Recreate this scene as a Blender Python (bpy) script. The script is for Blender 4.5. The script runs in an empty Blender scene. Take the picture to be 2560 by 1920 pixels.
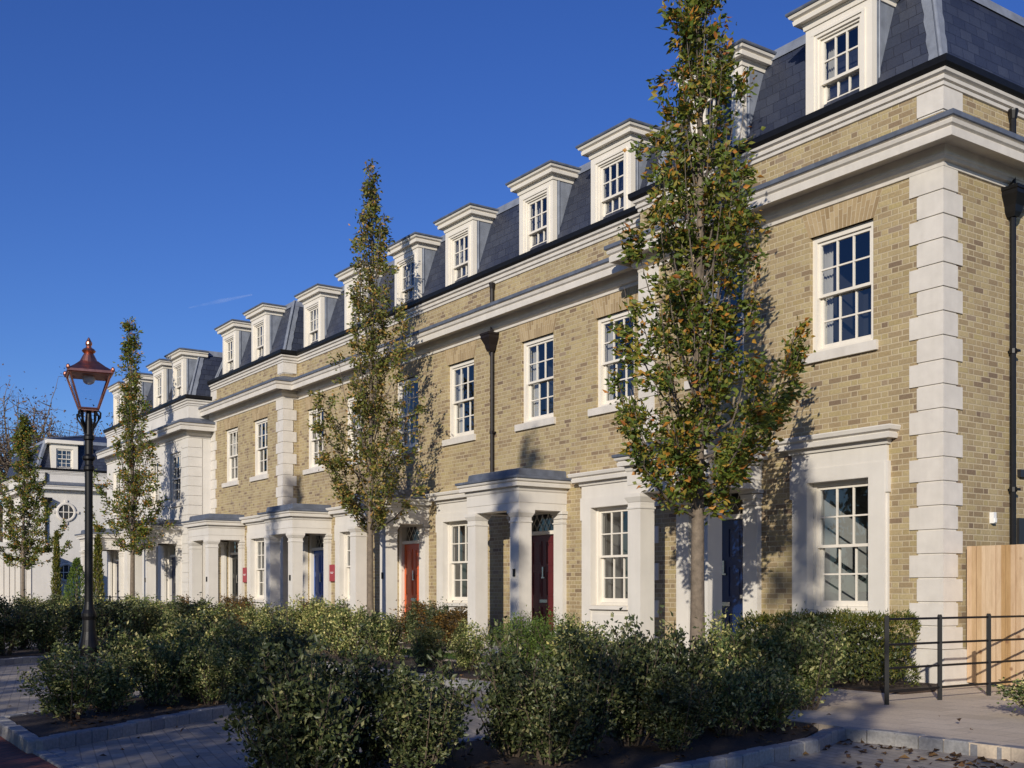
import bpy, math, random
import numpy as np
from mathutils import Vector
sc = bpy.context.scene
col = sc.collection
R = math.radians

# ------------------------------------------------------------------ materials
def mat(name):
    m = bpy.data.materials.new(name); m.use_nodes = True
    nt = m.node_tree; nt.nodes.clear()
    out = nt.nodes.new('ShaderNodeOutputMaterial')
    p = nt.nodes.new('ShaderNodeBsdfPrincipled')
    nt.links.new(p.outputs[0], out.inputs[0])
    return m, nt, p, out
def nd(nt, t, **kw):
    n = nt.nodes.new(t)
    for k, v in kw.items():
        if k.startswith('i_'): n.inputs[k[2:].replace('_', ' ')].default_value = v
        else: setattr(n, k, v)
    return n
def c4(c): return (c[0], c[1], c[2], 1)
def ramp(nt, stops, fac=None, interp='LINEAR'):
    n = nt.nodes.new('ShaderNodeValToRGB'); cr = n.color_ramp; cr.interpolation = interp
    cr.elements[0].position = stops[0][0]; cr.elements[0].color = c4(stops[0][1])
    cr.elements[1].position = stops[-1][0]; cr.elements[1].color = c4(stops[-1][1])
    for s, c in stops[1:-1]:
        e = cr.elements.new(s); e.color = c4(c)
    if fac is not None: nt.links.new(fac, n.inputs[0])
    return n
def mixc(nt, fac, a, b, mode='MIX'):
    n = nt.nodes.new('ShaderNodeMix'); n.data_type = 'RGBA'; n.blend_type = mode
    for sock, v in ((n.inputs[0], fac), (n.inputs[6], a), (n.inputs[7], b)):
        if isinstance(v, (int, float)): sock.default_value = v
        elif isinstance(v, tuple): sock.default_value = c4(v)
        else: nt.links.new(v, sock)
    return n.outputs[2]
def pos(nt): return nt.nodes.new('ShaderNodeNewGeometry').outputs['Position']
def noise(nt, vec, scale, detail=3, rough=.55):
    n = nd(nt, 'ShaderNodeTexNoise', i_Scale=scale, i_Detail=detail, i_Roughness=rough)
    nt.links.new(vec, n.inputs['Vector']); return n
def bump(nt, p, h, strength, dist=.01):
    b = nd(nt, 'ShaderNodeBump', i_Strength=strength, i_Distance=dist)
    nt.links.new(h, b.inputs['Height']); nt.links.new(b.outputs[0], p.inputs['Normal'])
def wallvec(nt, swap=False):
    s = nd(nt, 'ShaderNodeSeparateXYZ'); nt.links.new(pos(nt), s.inputs[0])
    a = nd(nt, 'ShaderNodeMath', operation='ADD'); nt.links.new(s.outputs[0], a.inputs[0]); nt.links.new(s.outputs[1], a.inputs[1])
    c = nd(nt, 'ShaderNodeCombineXYZ')
    nt.links.new(a.outputs[0], c.inputs[1 if swap else 0]); nt.links.new(s.outputs[2], c.inputs[0 if swap else 1])
    return c.outputs[0]
def brick_nodes(nt, vec, bw, rh, mortar, offset=.5, smooth=.2):
    b = nd(nt, 'ShaderNodeTexBrick', offset=offset)
    b.inputs['Color1'].default_value = (0, 0, 0, 1); b.inputs['Color2'].default_value = (1, 1, 1, 1)
    b.inputs['Mortar'].default_value = (.5, .5, .5, 1)
    b.inputs['Scale'].default_value = 1; b.inputs['Mortar Size'].default_value = mortar
    b.inputs['Mortar Smooth'].default_value = smooth; b.inputs['Bias'].default_value = 0
    b.inputs['Brick Width'].default_value = bw; b.inputs['Row Height'].default_value = rh
    nt.links.new(vec, b.inputs['Vector']); return b
def m_brick(name, stops, mortarc, bw=.225, rh=.075, mortar=.009, swap=False, vec=None, patch=.25, rough=.85, bstr=.5, offset=.5):
    m, nt, p, o = mat(name)
    v = vec(nt) if vec else wallvec(nt, swap)
    b = brick_nodes(nt, v, bw, rh, mortar, offset)
    r = ramp(nt, stops, b.outputs['Color'])
    n1 = noise(nt, pos(nt), .7, 4); n2 = noise(nt, pos(nt), 45, 3)
    c = mixc(nt, patch, r.outputs[0], ramp(nt, [(.3, (.55, .5, .45)), (.7, (1.25, 1.2, 1.1))], n1.outputs[0]).outputs[0], 'MULTIPLY')
    c = mixc(nt, .35, c, ramp(nt, [(.3, (.6, .6, .6)), (.7, (1.3, 1.3, 1.3))], n2.outputs[0]).outputs[0], 'MULTIPLY')
    c = mixc(nt, b.outputs['Fac'], c, mortarc)
    nt.links.new(c, p.inputs['Base Color']); p.inputs['Roughness'].default_value = rough
    inv = nd(nt, 'ShaderNodeMath', operation='SUBTRACT'); inv.inputs[0].default_value = 1; nt.links.new(b.outputs['Fac'], inv.inputs[1])
    ad = nd(nt, 'ShaderNodeMath', operation='MULTIPLY_ADD'); nt.links.new(n2.outputs[0], ad.inputs[0]); ad.inputs[1].default_value = .4; nt.links.new(inv.outputs[0], ad.inputs[2])
    bump(nt, p, ad.outputs[0], bstr, .008)
    return m
def flemish(nt, vec, S=.215, Hh=.105, row=.075, mo=.0062):
    def mth(op, a, b=None, c=None):
        n = nd(nt, 'ShaderNodeMath', operation=op)
        for i, v in enumerate((a, b, c)):
            if v is None: continue
            if isinstance(v, (int, float)): n.inputs[i].default_value = v
            else: nt.links.new(v, n.inputs[i])
        return n.outputs[0]
    sp = nd(nt, 'ShaderNodeSeparateXYZ'); nt.links.new(vec, sp.inputs[0]); T = S+Hh
    v = mth('DIVIDE', sp.outputs[1], row); r = mth('FLOOR', v); fv = mth('FRACT', v)
    u = mth('MULTIPLY_ADD', mth('FLOORED_MODULO', r, 2), T/2, sp.outputs[0]); k = mth('DIVIDE', u, T); c = mth('FLOOR', k); q = mth('MULTIPLY', mth('FRACT', k), T)
    hd = mth('GREATER_THAN', q, S); idx = mth('MULTIPLY_ADD', c, 2, hd)
    cb = nd(nt, 'ShaderNodeCombineXYZ'); nt.links.new(idx, cb.inputs[0]); nt.links.new(r, cb.inputs[1])
    wn = nd(nt, 'ShaderNodeTexWhiteNoise', noise_dimensions='2D'); nt.links.new(cb.outputs[0], wn.inputs['Vector'])
    du = mth('MINIMUM', mth('MINIMUM', q, mth('ABSOLUTE', mth('SUBTRACT', q, S))), mth('SUBTRACT', T, q))
    dv = mth('MULTIPLY', mth('MINIMUM', fv, mth('SUBTRACT', 1, fv)), row)
    dd = mth('MINIMUM', du, dv)
    wob = noise(nt, vec, 60, 2); dd = mth('MULTIPLY_ADD', mth('SUBTRACT', wob.outputs[0], .5), .006, dd)
    mr = nd(nt, 'ShaderNodeMapRange'); mr.interpolation_type = 'SMOOTHSTEP'; nt.links.new(dd, mr.inputs[0]); mr.inputs[1].default_value = mo*.6; mr.inputs[2].default_value = mo*1.7; mr.inputs[3].default_value = 1; mr.inputs[4].default_value = 0
    return wn.outputs['Value'], mr.outputs[0], hd
def m_flemish(name, stops, mortarc):
    m, nt, p, o = mat(name); v = wallvec(nt)
    val, fac, hd = flemish(nt, v)
    r = ramp(nt, stops, val)
    n1 = noise(nt, pos(nt), .8, 5, .6); n2 = noise(nt, pos(nt), 38, 4, .65)
    c = mixc(nt, .6, r.outputs[0], ramp(nt, [(.3, (.76, .73, .71)), (.5, (1, 1, 1)), (.7, (1.16, 1.12, 1.04))], n1.outputs[0]).outputs[0], 'MULTIPLY')
    c = mixc(nt, .45, c, ramp(nt, [(.3, (.6, .58, .56)), (.7, (1.3, 1.3, 1.3))], n2.outputs[0]).outputs[0], 'MULTIPLY')
    n3 = noise(nt, pos(nt), 1.7, 3)
    mc = ramp(nt, [(.3, tuple(x*.82 for x in mortarc)), (.7, tuple(x*1.12 for x in mortarc))], n3.outputs[0]).outputs[0]
    fm = nd(nt, 'ShaderNodeMath', operation='MULTIPLY'); nt.links.new(fac, fm.inputs[0]); fm.inputs[1].default_value = .9
    c = mixc(nt, fm.outputs[0], c, mc)
    nt.links.new(c, p.inputs['Base Color']); p.inputs['Roughness'].default_value = .88
    ad = nd(nt, 'ShaderNodeMath', operation='MULTIPLY_ADD'); nt.links.new(n2.outputs[0], ad.inputs[0]); ad.inputs[1].default_value = .5
    iv = nd(nt, 'ShaderNodeMath', operation='SUBTRACT'); iv.inputs[0].default_value = 1; nt.links.new(fac, iv.inputs[1]); nt.links.new(iv.outputs[0], ad.inputs[2])
    bump(nt, p, ad.outputs[0], .6, .007); return m
def m_plain(name, c, rough=.6, var=.12, scale=3, metal=0, bstr=0, bscale=40, streak=False, spec=None):
    m, nt, p, o = mat(name)
    n = noise(nt, pos(nt), scale, 5, .6)
    lo = tuple(x*(1-var) for x in c); hi = tuple(min(1, x*(1+var)) for x in c)
    cc = ramp(nt, [(.3, lo), (.7, hi)], n.outputs[0]).outputs[0]
    if streak:
        mp = nd(nt, 'ShaderNodeMapping'); mp.inputs['Scale'].default_value = (9, 9, .5); nt.links.new(pos(nt), mp.inputs[0])
        n3 = noise(nt, mp.outputs[0], 1, 4)
        cc = mixc(nt, streak, cc, ramp(nt, [(.35, (.72, .71, .68)), (.6, (1.05, 1.05, 1.05))], n3.outputs[0]).outputs[0], 'MULTIPLY')
    nt.links.new(cc, p.inputs['Base Color']); p.inputs['Roughness'].default_value = rough; p.inputs['Metallic'].default_value = metal
    if spec is not None: p.inputs['Specular IOR Level'].default_value = spec
    if bstr:
        nb = noise(nt, pos(nt), bscale, 4); bump(nt, p, nb.outputs[0], bstr, .01)
    return m
def m_leaf(name, stops, transl=.3, rough=.5):
    m, nt, p, o = mat(name)
    g = nt.nodes.new('ShaderNodeNewGeometry')
    oi = nt.nodes.new('ShaderNodeObjectInfo')
    r = ramp(nt, stops, g.outputs['Random Per Island'])
    n = noise(nt, g.outputs['Position'], 2.2, 2)
    c = mixc(nt, .5, r.outputs[0], ramp(nt, [(.3, (.6, .65, .6)), (.7, (1.3, 1.25, 1.1))], n.outputs[0]).outputs[0], 'MULTIPLY')
    c = mixc(nt, .4, c, ramp(nt, [(0, (.65, .75, .7)), (1, (1.3, 1.2, 1.0))], oi.outputs['Random']).outputs[0], 'MULTIPLY')
    nt.links.new(c, p.inputs['Base Color']); p.inputs['Roughness'].default_value = rough
    p.inputs['Specular IOR Level'].default_value = .35
    t = nt.nodes.new('ShaderNodeBsdfTranslucent'); nt.links.new(c, t.inputs[0])
    mx = nt.nodes.new('ShaderNodeMixShader'); mx.inputs[0].default_value = transl
    nt.links.new(p.outputs[0], mx.inputs[1]); nt.links.new(t.outputs[0], mx.inputs[2]); nt.links.new(mx.outputs[0], o.inputs[0])
    return m
def m_glass(name, tint=(.9, .93, .95), ior=1.75, wob=.02):
    m, nt, p, o = mat(name); nt.nodes.remove(p)
    tr = nt.nodes.new('ShaderNodeBsdfTransparent'); tr.inputs[0].default_value = c4(tint)
    gl = nt.nodes.new('ShaderNodeBsdfGlossy'); gl.inputs['Roughness'].default_value = .01
    fr = nt.nodes.new('ShaderNodeFresnel'); gg = nt.nodes.new('ShaderNodeNewGeometry')
    mr = nd(nt, 'ShaderNodeMapRange'); nt.links.new(gg.outputs['Backfacing'], mr.inputs[0]); mr.inputs[3].default_value = ior; mr.inputs[4].default_value = 1/ior
    nt.links.new(mr.outputs[0], fr.inputs[0])
    n = noise(nt, pos(nt), 2.5, 1); b = nd(nt, 'ShaderNodeBump', i_Strength=wob, i_Distance=.1); nt.links.new(n.outputs[0], b.inputs['Height'])
    nt.links.new(b.outputs[0], gl.inputs['Normal'])
    mx = nt.nodes.new('ShaderNodeMixShader'); nt.links.new(fr.outputs[0], mx.inputs[0]); nt.links.new(tr.outputs[0], mx.inputs[1]); nt.links.new(gl.outputs[0], mx.inputs[2])
    nt.links.new(mx.outputs[0], o.inputs[0]); return m

M = {}
BR = [(0, (.185, .13, .085)), (.05, (.235, .17, .10)), (.16, (.30, .225, .125)), (.36, (.335, .258, .142)), (.58, (.372, .293, .157)), (.76, (.40, .322, .177)), (.9, (.36, .288, .138)), (.96, (.315, .235, .122)), (1, (.27, .205, .14))]
M['brick'] = m_flemish('yellow_stock_brick', BR, (.48, .40, .265))
m, nt, p, o = mat('gauged_brick'); g_ = nt.nodes.new('ShaderNodeNewGeometry'); n_ = noise(nt, g_.outputs['Position'], 38, 4)
cc = mixc(nt, .2, ramp(nt, [(0, (.27, .19, .10)), (.5, (.36, .265, .145)), (1, (.42, .32, .185))], g_.outputs['Random Per Island']).outputs[0], ramp(nt, [(.3, (.65, .65, .65)), (.7, (1.3, 1.3, 1.3))], n_.outputs[0]).outputs[0], 'MULTIPLY')
nt.links.new(cc, p.inputs['Base Color']); p.inputs['Roughness'].default_value = .88; bump(nt, p, n_.outputs[0], .4, .008); M['arch'] = m
M['slate'] = m_brick('roof_slate', [(0, (.027, .034, .060)), (.5, (.033, .041, .069)), (1, (.044, .053, .082))], (.014, .017, .03), bw=.26, rh=.17, mortar=.005, rough=.48, bstr=.9, patch=.7)
M['lead'] = m_plain('lead_sheet', (.20, .22, .26), .5, .22, 4, bstr=.15, bscale=9, streak=.3)
M['lead_dark'] = m_plain('weathered_lead', (.105, .12, .155), .5, .25, 5, bstr=.2, bscale=9, streak=.3)
M['mortar'] = m_plain('lime_mortar', (.47, .39, .27), .9, .12, 9)
M['stone'] = m_plain('cast_stone', (.60, .56, .50), .8, .08, 4, bstr=.12, bscale=90, streak=.14)
M['joinery'] = m_plain('white_painted_wood', (.72, .67, .58), .45, .04, 3)
M['porch'] = m_plain('painted_portland_stone', (.625, .59, .53), .7, .06, 1.6, bstr=.06, bscale=60, streak=.1)
M['render'] = m_plain('white_render', (.61, .58, .53), .85, .06, 1.5, bstr=.1, bscale=70, streak=.12)
M['black'] = m_plain('black_painted_iron', (.008, .008, .009), .4, .2, 8, spec=.25)
M['gutter'] = m_plain('black_gutter', (.008, .008, .009), .45, .2, 8, spec=.25)
M['brown_pipe'] = m_plain('dark_brown_iron', (.016, .012, .012), .45, .2, 8, spec=.25)
M['glass'] = m_glass('window_glass', ior=2.3)
M['lantern_glass'] = m_glass('lantern_glass', (.86, .9, .95), 1.45)
M['curtain'] = m_plain('pale_curtain', (.40, .38, .35), .9, .06)
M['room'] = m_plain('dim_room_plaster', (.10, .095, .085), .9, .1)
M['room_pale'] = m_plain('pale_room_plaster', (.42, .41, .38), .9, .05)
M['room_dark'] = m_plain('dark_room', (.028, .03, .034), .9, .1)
for k, c in dict(blue=(.005, .02, .085), red=(.10, .012, .012), sky_blue=(.02, .085, .32), orange=(.58, .10, .02), green=(.02, .03, .028), navy=(.015, .03, .1), black_door=(.02, .02, .022)).items():
    M['door_'+k] = m_plain('door_paint_'+k, c, .35, .05)
M['chrome'] = m_plain('polished_metal', (.6, .58, .55), .25, .05, metal=1)
M['copper'] = m_plain('copper', (.62, .27, .18), .38, .25, 12, metal=1)
M['bark'] = m_plain('grey_brown_bark', (.16, .125, .09), .9, .3, 14, bstr=.6, bscale=50)
M['twig'] = m_plain('pale_twig', (.13, .105, .08), .85, .25, 14)
M['stem'] = m_plain('shrub_stem', (.09, .065, .045), .9, .25, 14)
M['leaf_pear'] = m_leaf('leaf_autumn_pear', [(0, (0.060, 0.097, 0.020)), (.35, (0.108, 0.154, 0.027)), (.62, (0.168, 0.193, 0.034)), (.78, (0.242, 0.218, 0.040)), (.88, (0.377, 0.245, 0.045)), (.95, (0.484, 0.218, 0.040)), (1, (0.323, 0.116, 0.036))])
M['leaf_pear_olive'] = m_leaf('leaf_autumn_olive', [(0, (0.081, 0.111, 0.031)), (.35, (0.164, 0.182, 0.041)), (.65, (0.269, 0.243, 0.058)), (.85, (0.443, 0.308, 0.084)), (1, (0.512, 0.243, 0.084))])
M['leaf_var'] = m_leaf('leaf_variegated', [(0, (0.055, 0.083, 0.029)), (.4, (0.100, 0.137, 0.044)), (.65, (0.180, 0.206, 0.068)), (.85, (0.432, 0.413, 0.160)), (1, (0.757, 0.642, 0.293))], .2, .45)
M['leaf_var_lit'] = m_leaf('leaf_variegated_sunlit', [(0, (0.067, 0.100, 0.029)), (.3, (0.123, 0.162, 0.048)), (.6, (0.273, 0.299, 0.099)), (1, (0.628, 0.560, 0.256))], .25, .45)  # paler copy of the variegated leaf, sunlight put into its colour
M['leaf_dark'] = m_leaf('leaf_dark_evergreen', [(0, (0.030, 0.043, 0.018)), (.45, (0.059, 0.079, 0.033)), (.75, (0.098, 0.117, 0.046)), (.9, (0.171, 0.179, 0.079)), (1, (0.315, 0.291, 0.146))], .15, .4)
M['leaf_green'] = m_leaf('leaf_fresh_green', [(0, (0.053, 0.095, 0.018)), (.5, (0.099, 0.164, 0.029)), (1, (0.185, 0.239, 0.048))], .3, .5)
M['leaf_yew'] = m_leaf('leaf_yew', [(0, (0.039, 0.057, 0.011)), (.5, (0.093, 0.113, 0.019)), (.85, (0.155, 0.149, 0.027)), (1, (0.233, 0.170, 0.038))], .2, .5)
M['leaf_bronze'] = m_leaf('leaf_bronze', [(0, (0.052, 0.046, 0.019)), (.4, (0.111, 0.072, 0.026)), (.7, (0.195, 0.111, 0.033)), (1, (0.312, 0.169, 0.039))], .3, .5)
M['leaf_far'] = m_leaf('leaf_purple_brown', [(0, (.06, .04, .035)), (.5, (.13, .075, .055)), (1, (.22, .12, .07))], .3, .6)
M['leaf_cast'] = m_leaf('leaf_broad', [(0, (.03, .05, .018)), (1, (.10, .11, .03))], .15, .6)
M['leaf_fallen'] = m_leaf('leaf_fallen', [(0, (.05, .03, .018)), (.5, (.12, .06, .03)), (1, (.25, .14, .05))], .1, .8)
M['grass'] = m_leaf('grass_blade', [(0, (.05, .10, .015)), (1, (.11, .19, .035))], .35, .6)
M['lawn'] = m_plain('lawn_ground', (.06, .11, .02), .95, .3, 8)
M['soil'] = m_plain('dark_mulch', (.045, .028, .018), .95, .5, 25, bstr=1, bscale=45)
M['sign_red'] = m_plain('sign_red', (.34, .05, .06), .5, .04)
M['white'] = m_plain('white_plastic', (.75, .75, .73), .4, .03)
def gvec(ang):
    def f(nt):
        mp = nd(nt, 'ShaderNodeMapping'); mp.inputs['Rotation'].default_value = (0, 0, R(ang)); nt.links.new(pos(nt), mp.inputs[0]); return mp.outputs[0]
    return f
M['paving'] = m_brick('buff_paving', [(0, (.52, .43, .32)), (.5, (.57, .475, .36)), (1, (.62, .52, .40))], (.40, .33, .25), bw=.45, rh=.3, mortar=.006, vec=gvec(0), bstr=.3)
M['bay'] = m_brick('grey_block_paving', [(0, (.30, .265, .215)), (.5, (.36, .315, .255)), (1, (.42, .37, .30))], (.22, .19, .155), bw=.21, rh=.105, mortar=.005, vec=gvec(12), bstr=.3)
M['redroad'] = m_brick('red_block_paving', [(0, (.20, .05, .03)), (.5, (.27, .07, .04)), (1, (.34, .10, .05))], (.09, .04, .03), bw=.21, rh=.105, mortar=.008, vec=gvec(45), bstr=.4)
m, nt, p, o = mat('granite_sett'); g_ = nt.nodes.new('ShaderNodeNewGeometry'); n_ = noise(nt, g_.outputs['Position'], 40, 4)
cc = mixc(nt, .5, ramp(nt, [(0, (.20, .20, .21)), (.5, (.27, .265, .26)), (1, (.34, .325, .30))], g_.outputs['Random Per Island']).outputs[0], ramp(nt, [(.3, (.65, .65, .65)), (.7, (1.3, 1.3, 1.3))], n_.outputs[0]).outputs[0], 'MULTIPLY')
nt.links.new(cc, p.inputs['Base Color']); p.inputs['Roughness'].default_value = .85; bump(nt, p, n_.outputs[0], .5, .01); M['sett'] = m
M['far'] = m_plain('far_ground', (.09, .10, .06), .95, .3, .3)
# timber fence
m, nt, p, o = mat('new_timber_boards')
mp = nd(nt, 'ShaderNodeMapping'); mp.inputs['Scale'].default_value = (1, 1, .12); nt.links.new(pos(nt), mp.inputs[0])
n1 = noise(nt, mp.outputs[0], 22, 6, .7)
sx = nd(nt, 'ShaderNodeSeparateXYZ'); nt.links.new(pos(nt), sx.inputs[0])
fl = nd(nt, 'ShaderNodeMath', operation='MULTIPLY'); nt.links.new(sx.outputs[0], fl.inputs[0]); fl.inputs[1].default_value = 1/.13
fl2 = nd(nt, 'ShaderNodeMath', operation='FLOOR'); nt.links.new(fl.outputs[0], fl2.inputs[0])
wn = nd(nt, 'ShaderNodeTexWhiteNoise', noise_dimensions='1D'); nt.links.new(fl2.outputs[0], wn.inputs['W'])
base = ramp(nt, [(0, (.40, .25, .11)), (.15, (.46, .32, .18)), (.6, (.52, .37, .23)), (1, (.55, .42, .28))], wn.outputs[0])
cc = mixc(nt, .5, base.outputs[0], ramp(nt, [(.3, (.65, .55, .45)), (.6, (1.1, 1.1, 1.1))], n1.outputs[0]).outputs[0], 'MULTIPLY')
vk = nd(nt, 'ShaderNodeTexVoronoi', i_Scale=4.5); nt.links.new(pos(nt), vk.inputs['Vector'])
cc = mixc(nt, ramp(nt, [(.07, (.9, .9, .9)), (.16, (0, 0, 0))], vk.outputs['Distance']).outputs[0], cc, (.2, .1, .05))
nt.links.new(cc, p.inputs['Base Color']); p.inputs['Roughness'].default_value = .75
M['timber'] = m

# ------------------------------------------------------------------ mesh helpers
FRONT = lambda y: ((0, y), (1, 0), (0, -1))           # frame: point, along, outward
class MB:
    def __init__(s): s.v = []; s.f = []
    def add(s, vs, fs):
        b = len(s.v); s.v += [tuple(q) for q in vs]; s.f += [tuple(i+b for i in f) for f in fs]
    def box(s, x0, x1, y0, y1, z0, z1):
        x0, x1 = min(x0, x1), max(x0, x1); y0, y1 = min(y0, y1), max(y0, y1)
        s.add([(x, y, z) for z in (z0, z1) for y in (y0, y1) for x in (x0, x1)],
              [(0, 2, 3, 1), (4, 5, 7, 6), (0, 1, 5, 4), (2, 6, 7, 3), (0, 4, 6, 2), (1, 3, 7, 5)])
    def fb(s, F, u0, u1, d0, d1, z0, z1):
        P, U, N = F
        pt = lambda u, d, z: (P[0]+U[0]*u+N[0]*d, P[1]+U[1]*u+N[1]*d, z)
        s.add([pt(u, d, z) for z in (z0, z1) for d in (d1, d0) for u in (u0, u1)],
              [(0, 2, 3, 1), (4, 5, 7, 6), (0, 1, 5, 4), (2, 6, 7, 3), (0, 4, 6, 2), (1, 3, 7, 5)])
    def poly(s, pts): s.add(pts, [tuple(range(len(pts)))])
    def tube(s, pts, rad, n=6):
        pts = [Vector(q) for q in pts]; vs = []; fs = []
        for i, q in enumerate(pts):
            t = (pts[min(i+1, len(pts)-1)]-pts[max(i-1, 0)]).normalized()
            a = t.cross(Vector((0, 0, 1)) if abs(t.z) < .9 else Vector((1, 0, 0))).normalized(); b = t.cross(a)
            r = rad[i] if isinstance(rad, (list, tuple)) else rad
            vs += [tuple(q+a*r*math.cos(2*math.pi*k/n)+b*r*math.sin(2*math.pi*k/n)) for k in range(n)]
        for i in range(len(pts)-1):
            for k in range(n):
                fs.append((i*n+k, i*n+(k+1) % n, (i+1)*n+(k+1) % n, (i+1)*n+k))
        fs.append(tuple(range(n))); fs.append(tuple(range((len(pts)-1)*n, len(pts)*n))[::-1])
        s.add(vs, fs)
    def lathe(s, cx, cy, prof, n=16, rot=0.0):
        vs = []; fs = []
        for r, z in prof:
            vs += [(cx+r*math.cos(rot+2*math.pi*k/n), cy+r*math.sin(rot+2*math.pi*k/n), z) for k in range(n)]
        for i in range(len(prof)-1):
            for k in range(n): fs.append((i*n+k, i*n+(k+1) % n, (i+1)*n+(k+1) % n, (i+1)*n+k))
        fs.append(tuple(range(n))[::-1]); fs.append(tuple(range((len(prof)-1)*n, len(prof)*n)))
        s.add(vs, fs)
    def sq(s, cx, cy, prof): s.lathe(cx, cy, [(h*math.sqrt(2), z) for h, z in prof], 4, math.pi/4)
    def sweep(s, path, prof, cap=True):
        n = len(path); dirs = []
        for i in range(n-1):
            dx, dy = path[i+1][0]-path[i][0], path[i+1][1]-path[i][1]; l = math.hypot(dx, dy); dirs.append((dx/l, dy/l))
        vs = []
        for i in range(n):
            d0 = dirs[max(i-1, 0)]; d1 = dirs[min(i, n-2)]
            n0 = (d0[1], -d0[0]); n1 = (d1[1], -d1[0]); k = 1+n0[0]*n1[0]+n0[1]*n1[1]
            m = ((n0[0]+n1[0])/k, (n0[1]+n1[1])/k)
            vs += [(path[i][0]+m[0]*p, path[i][1]+m[1]*p, z) for p, z in prof]
        q = len(prof); fs = []
        for i in range(n-1):
            for k in range(q-1): fs.append((i*q+k, (i+1)*q+k, (i+1)*q+k+1, i*q+k+1))
        if cap: fs.append(tuple(range(q))); fs.append(tuple(range((n-1)*q, n*q))[::-1])
        s.add(vs, fs)
    def wall(s, F, u0, u1, z0, z1, holes=(), depth=.12):
        P, U, N = F
        pt = lambda u, z, d=0: (P[0]+U[0]*u-N[0]*d, P[1]+U[1]*u-N[1]*d, z)
        us = sorted({u0, u1} | {h[0] for h in holes} | {h[1] for h in holes}); zs = sorted({z0, z1} | {h[2] for h in holes} | {h[3] for h in holes})
        for a, b in zip(us, us[1:]):
            for c, d in zip(zs, zs[1:]):
                um, zm = (a+b)/2, (c+d)/2
                if any(h[0] < um < h[1] and h[2] < zm < h[3] for h in holes): continue
                s.poly([pt(a, c), pt(b, c), pt(b, d), pt(a, d)])
        for h in holes:
            a, b, c, d = h
            s.poly([pt(a, c), pt(a, d), pt(a, d, depth), pt(a, c, depth)]); s.poly([pt(b, d), pt(b, c), pt(b, c, depth), pt(b, d, depth)])
            s.poly([pt(a, d), pt(b, d), pt(b, d, depth), pt(a, d, depth)]); s.poly([pt(b, c), pt(a, c), pt(a, c, depth), pt(b, c, depth)])
    def build(s, name, material, parent=None, smooth=False, label=None):
        me = bpy.data.meshes.new(name)
        off = (0, 0, 0)
        if parent is not None: off = world_loc(parent)
        me.from_pydata([(a-off[0], b-off[1], c-off[2]) for a, b, c in s.v], [], s.f)
        me.update(); me.materials.append(material)
        if smooth: me.polygons.foreach_set('use_smooth', [True]*len(me.polygons))
        o = bpy.data.objects.new(name, me); col.objects.link(o)
        if parent is not None: o.parent = parent
        if label: o['label'] = label
        return o
def world_loc(o):
    x, y, z = o.location
    while o.parent: o = o.parent; x += o.location.x; y += o.location.y; z += o.location.z
    return (x, y, z)
def tag(o, label, cat, group=None):
    o['label'] = label; o['category'] = cat
    if group: o['group'] = group
    return o
def empty(name, loc, label, cat, group=None):
    o = bpy.data.objects.new(name, None); o.empty_display_size = .3; o.location = loc; col.objects.link(o)
    return tag(o, label, cat, group)
def struct(o, kind='structure'): o['kind'] = kind; return o

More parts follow.
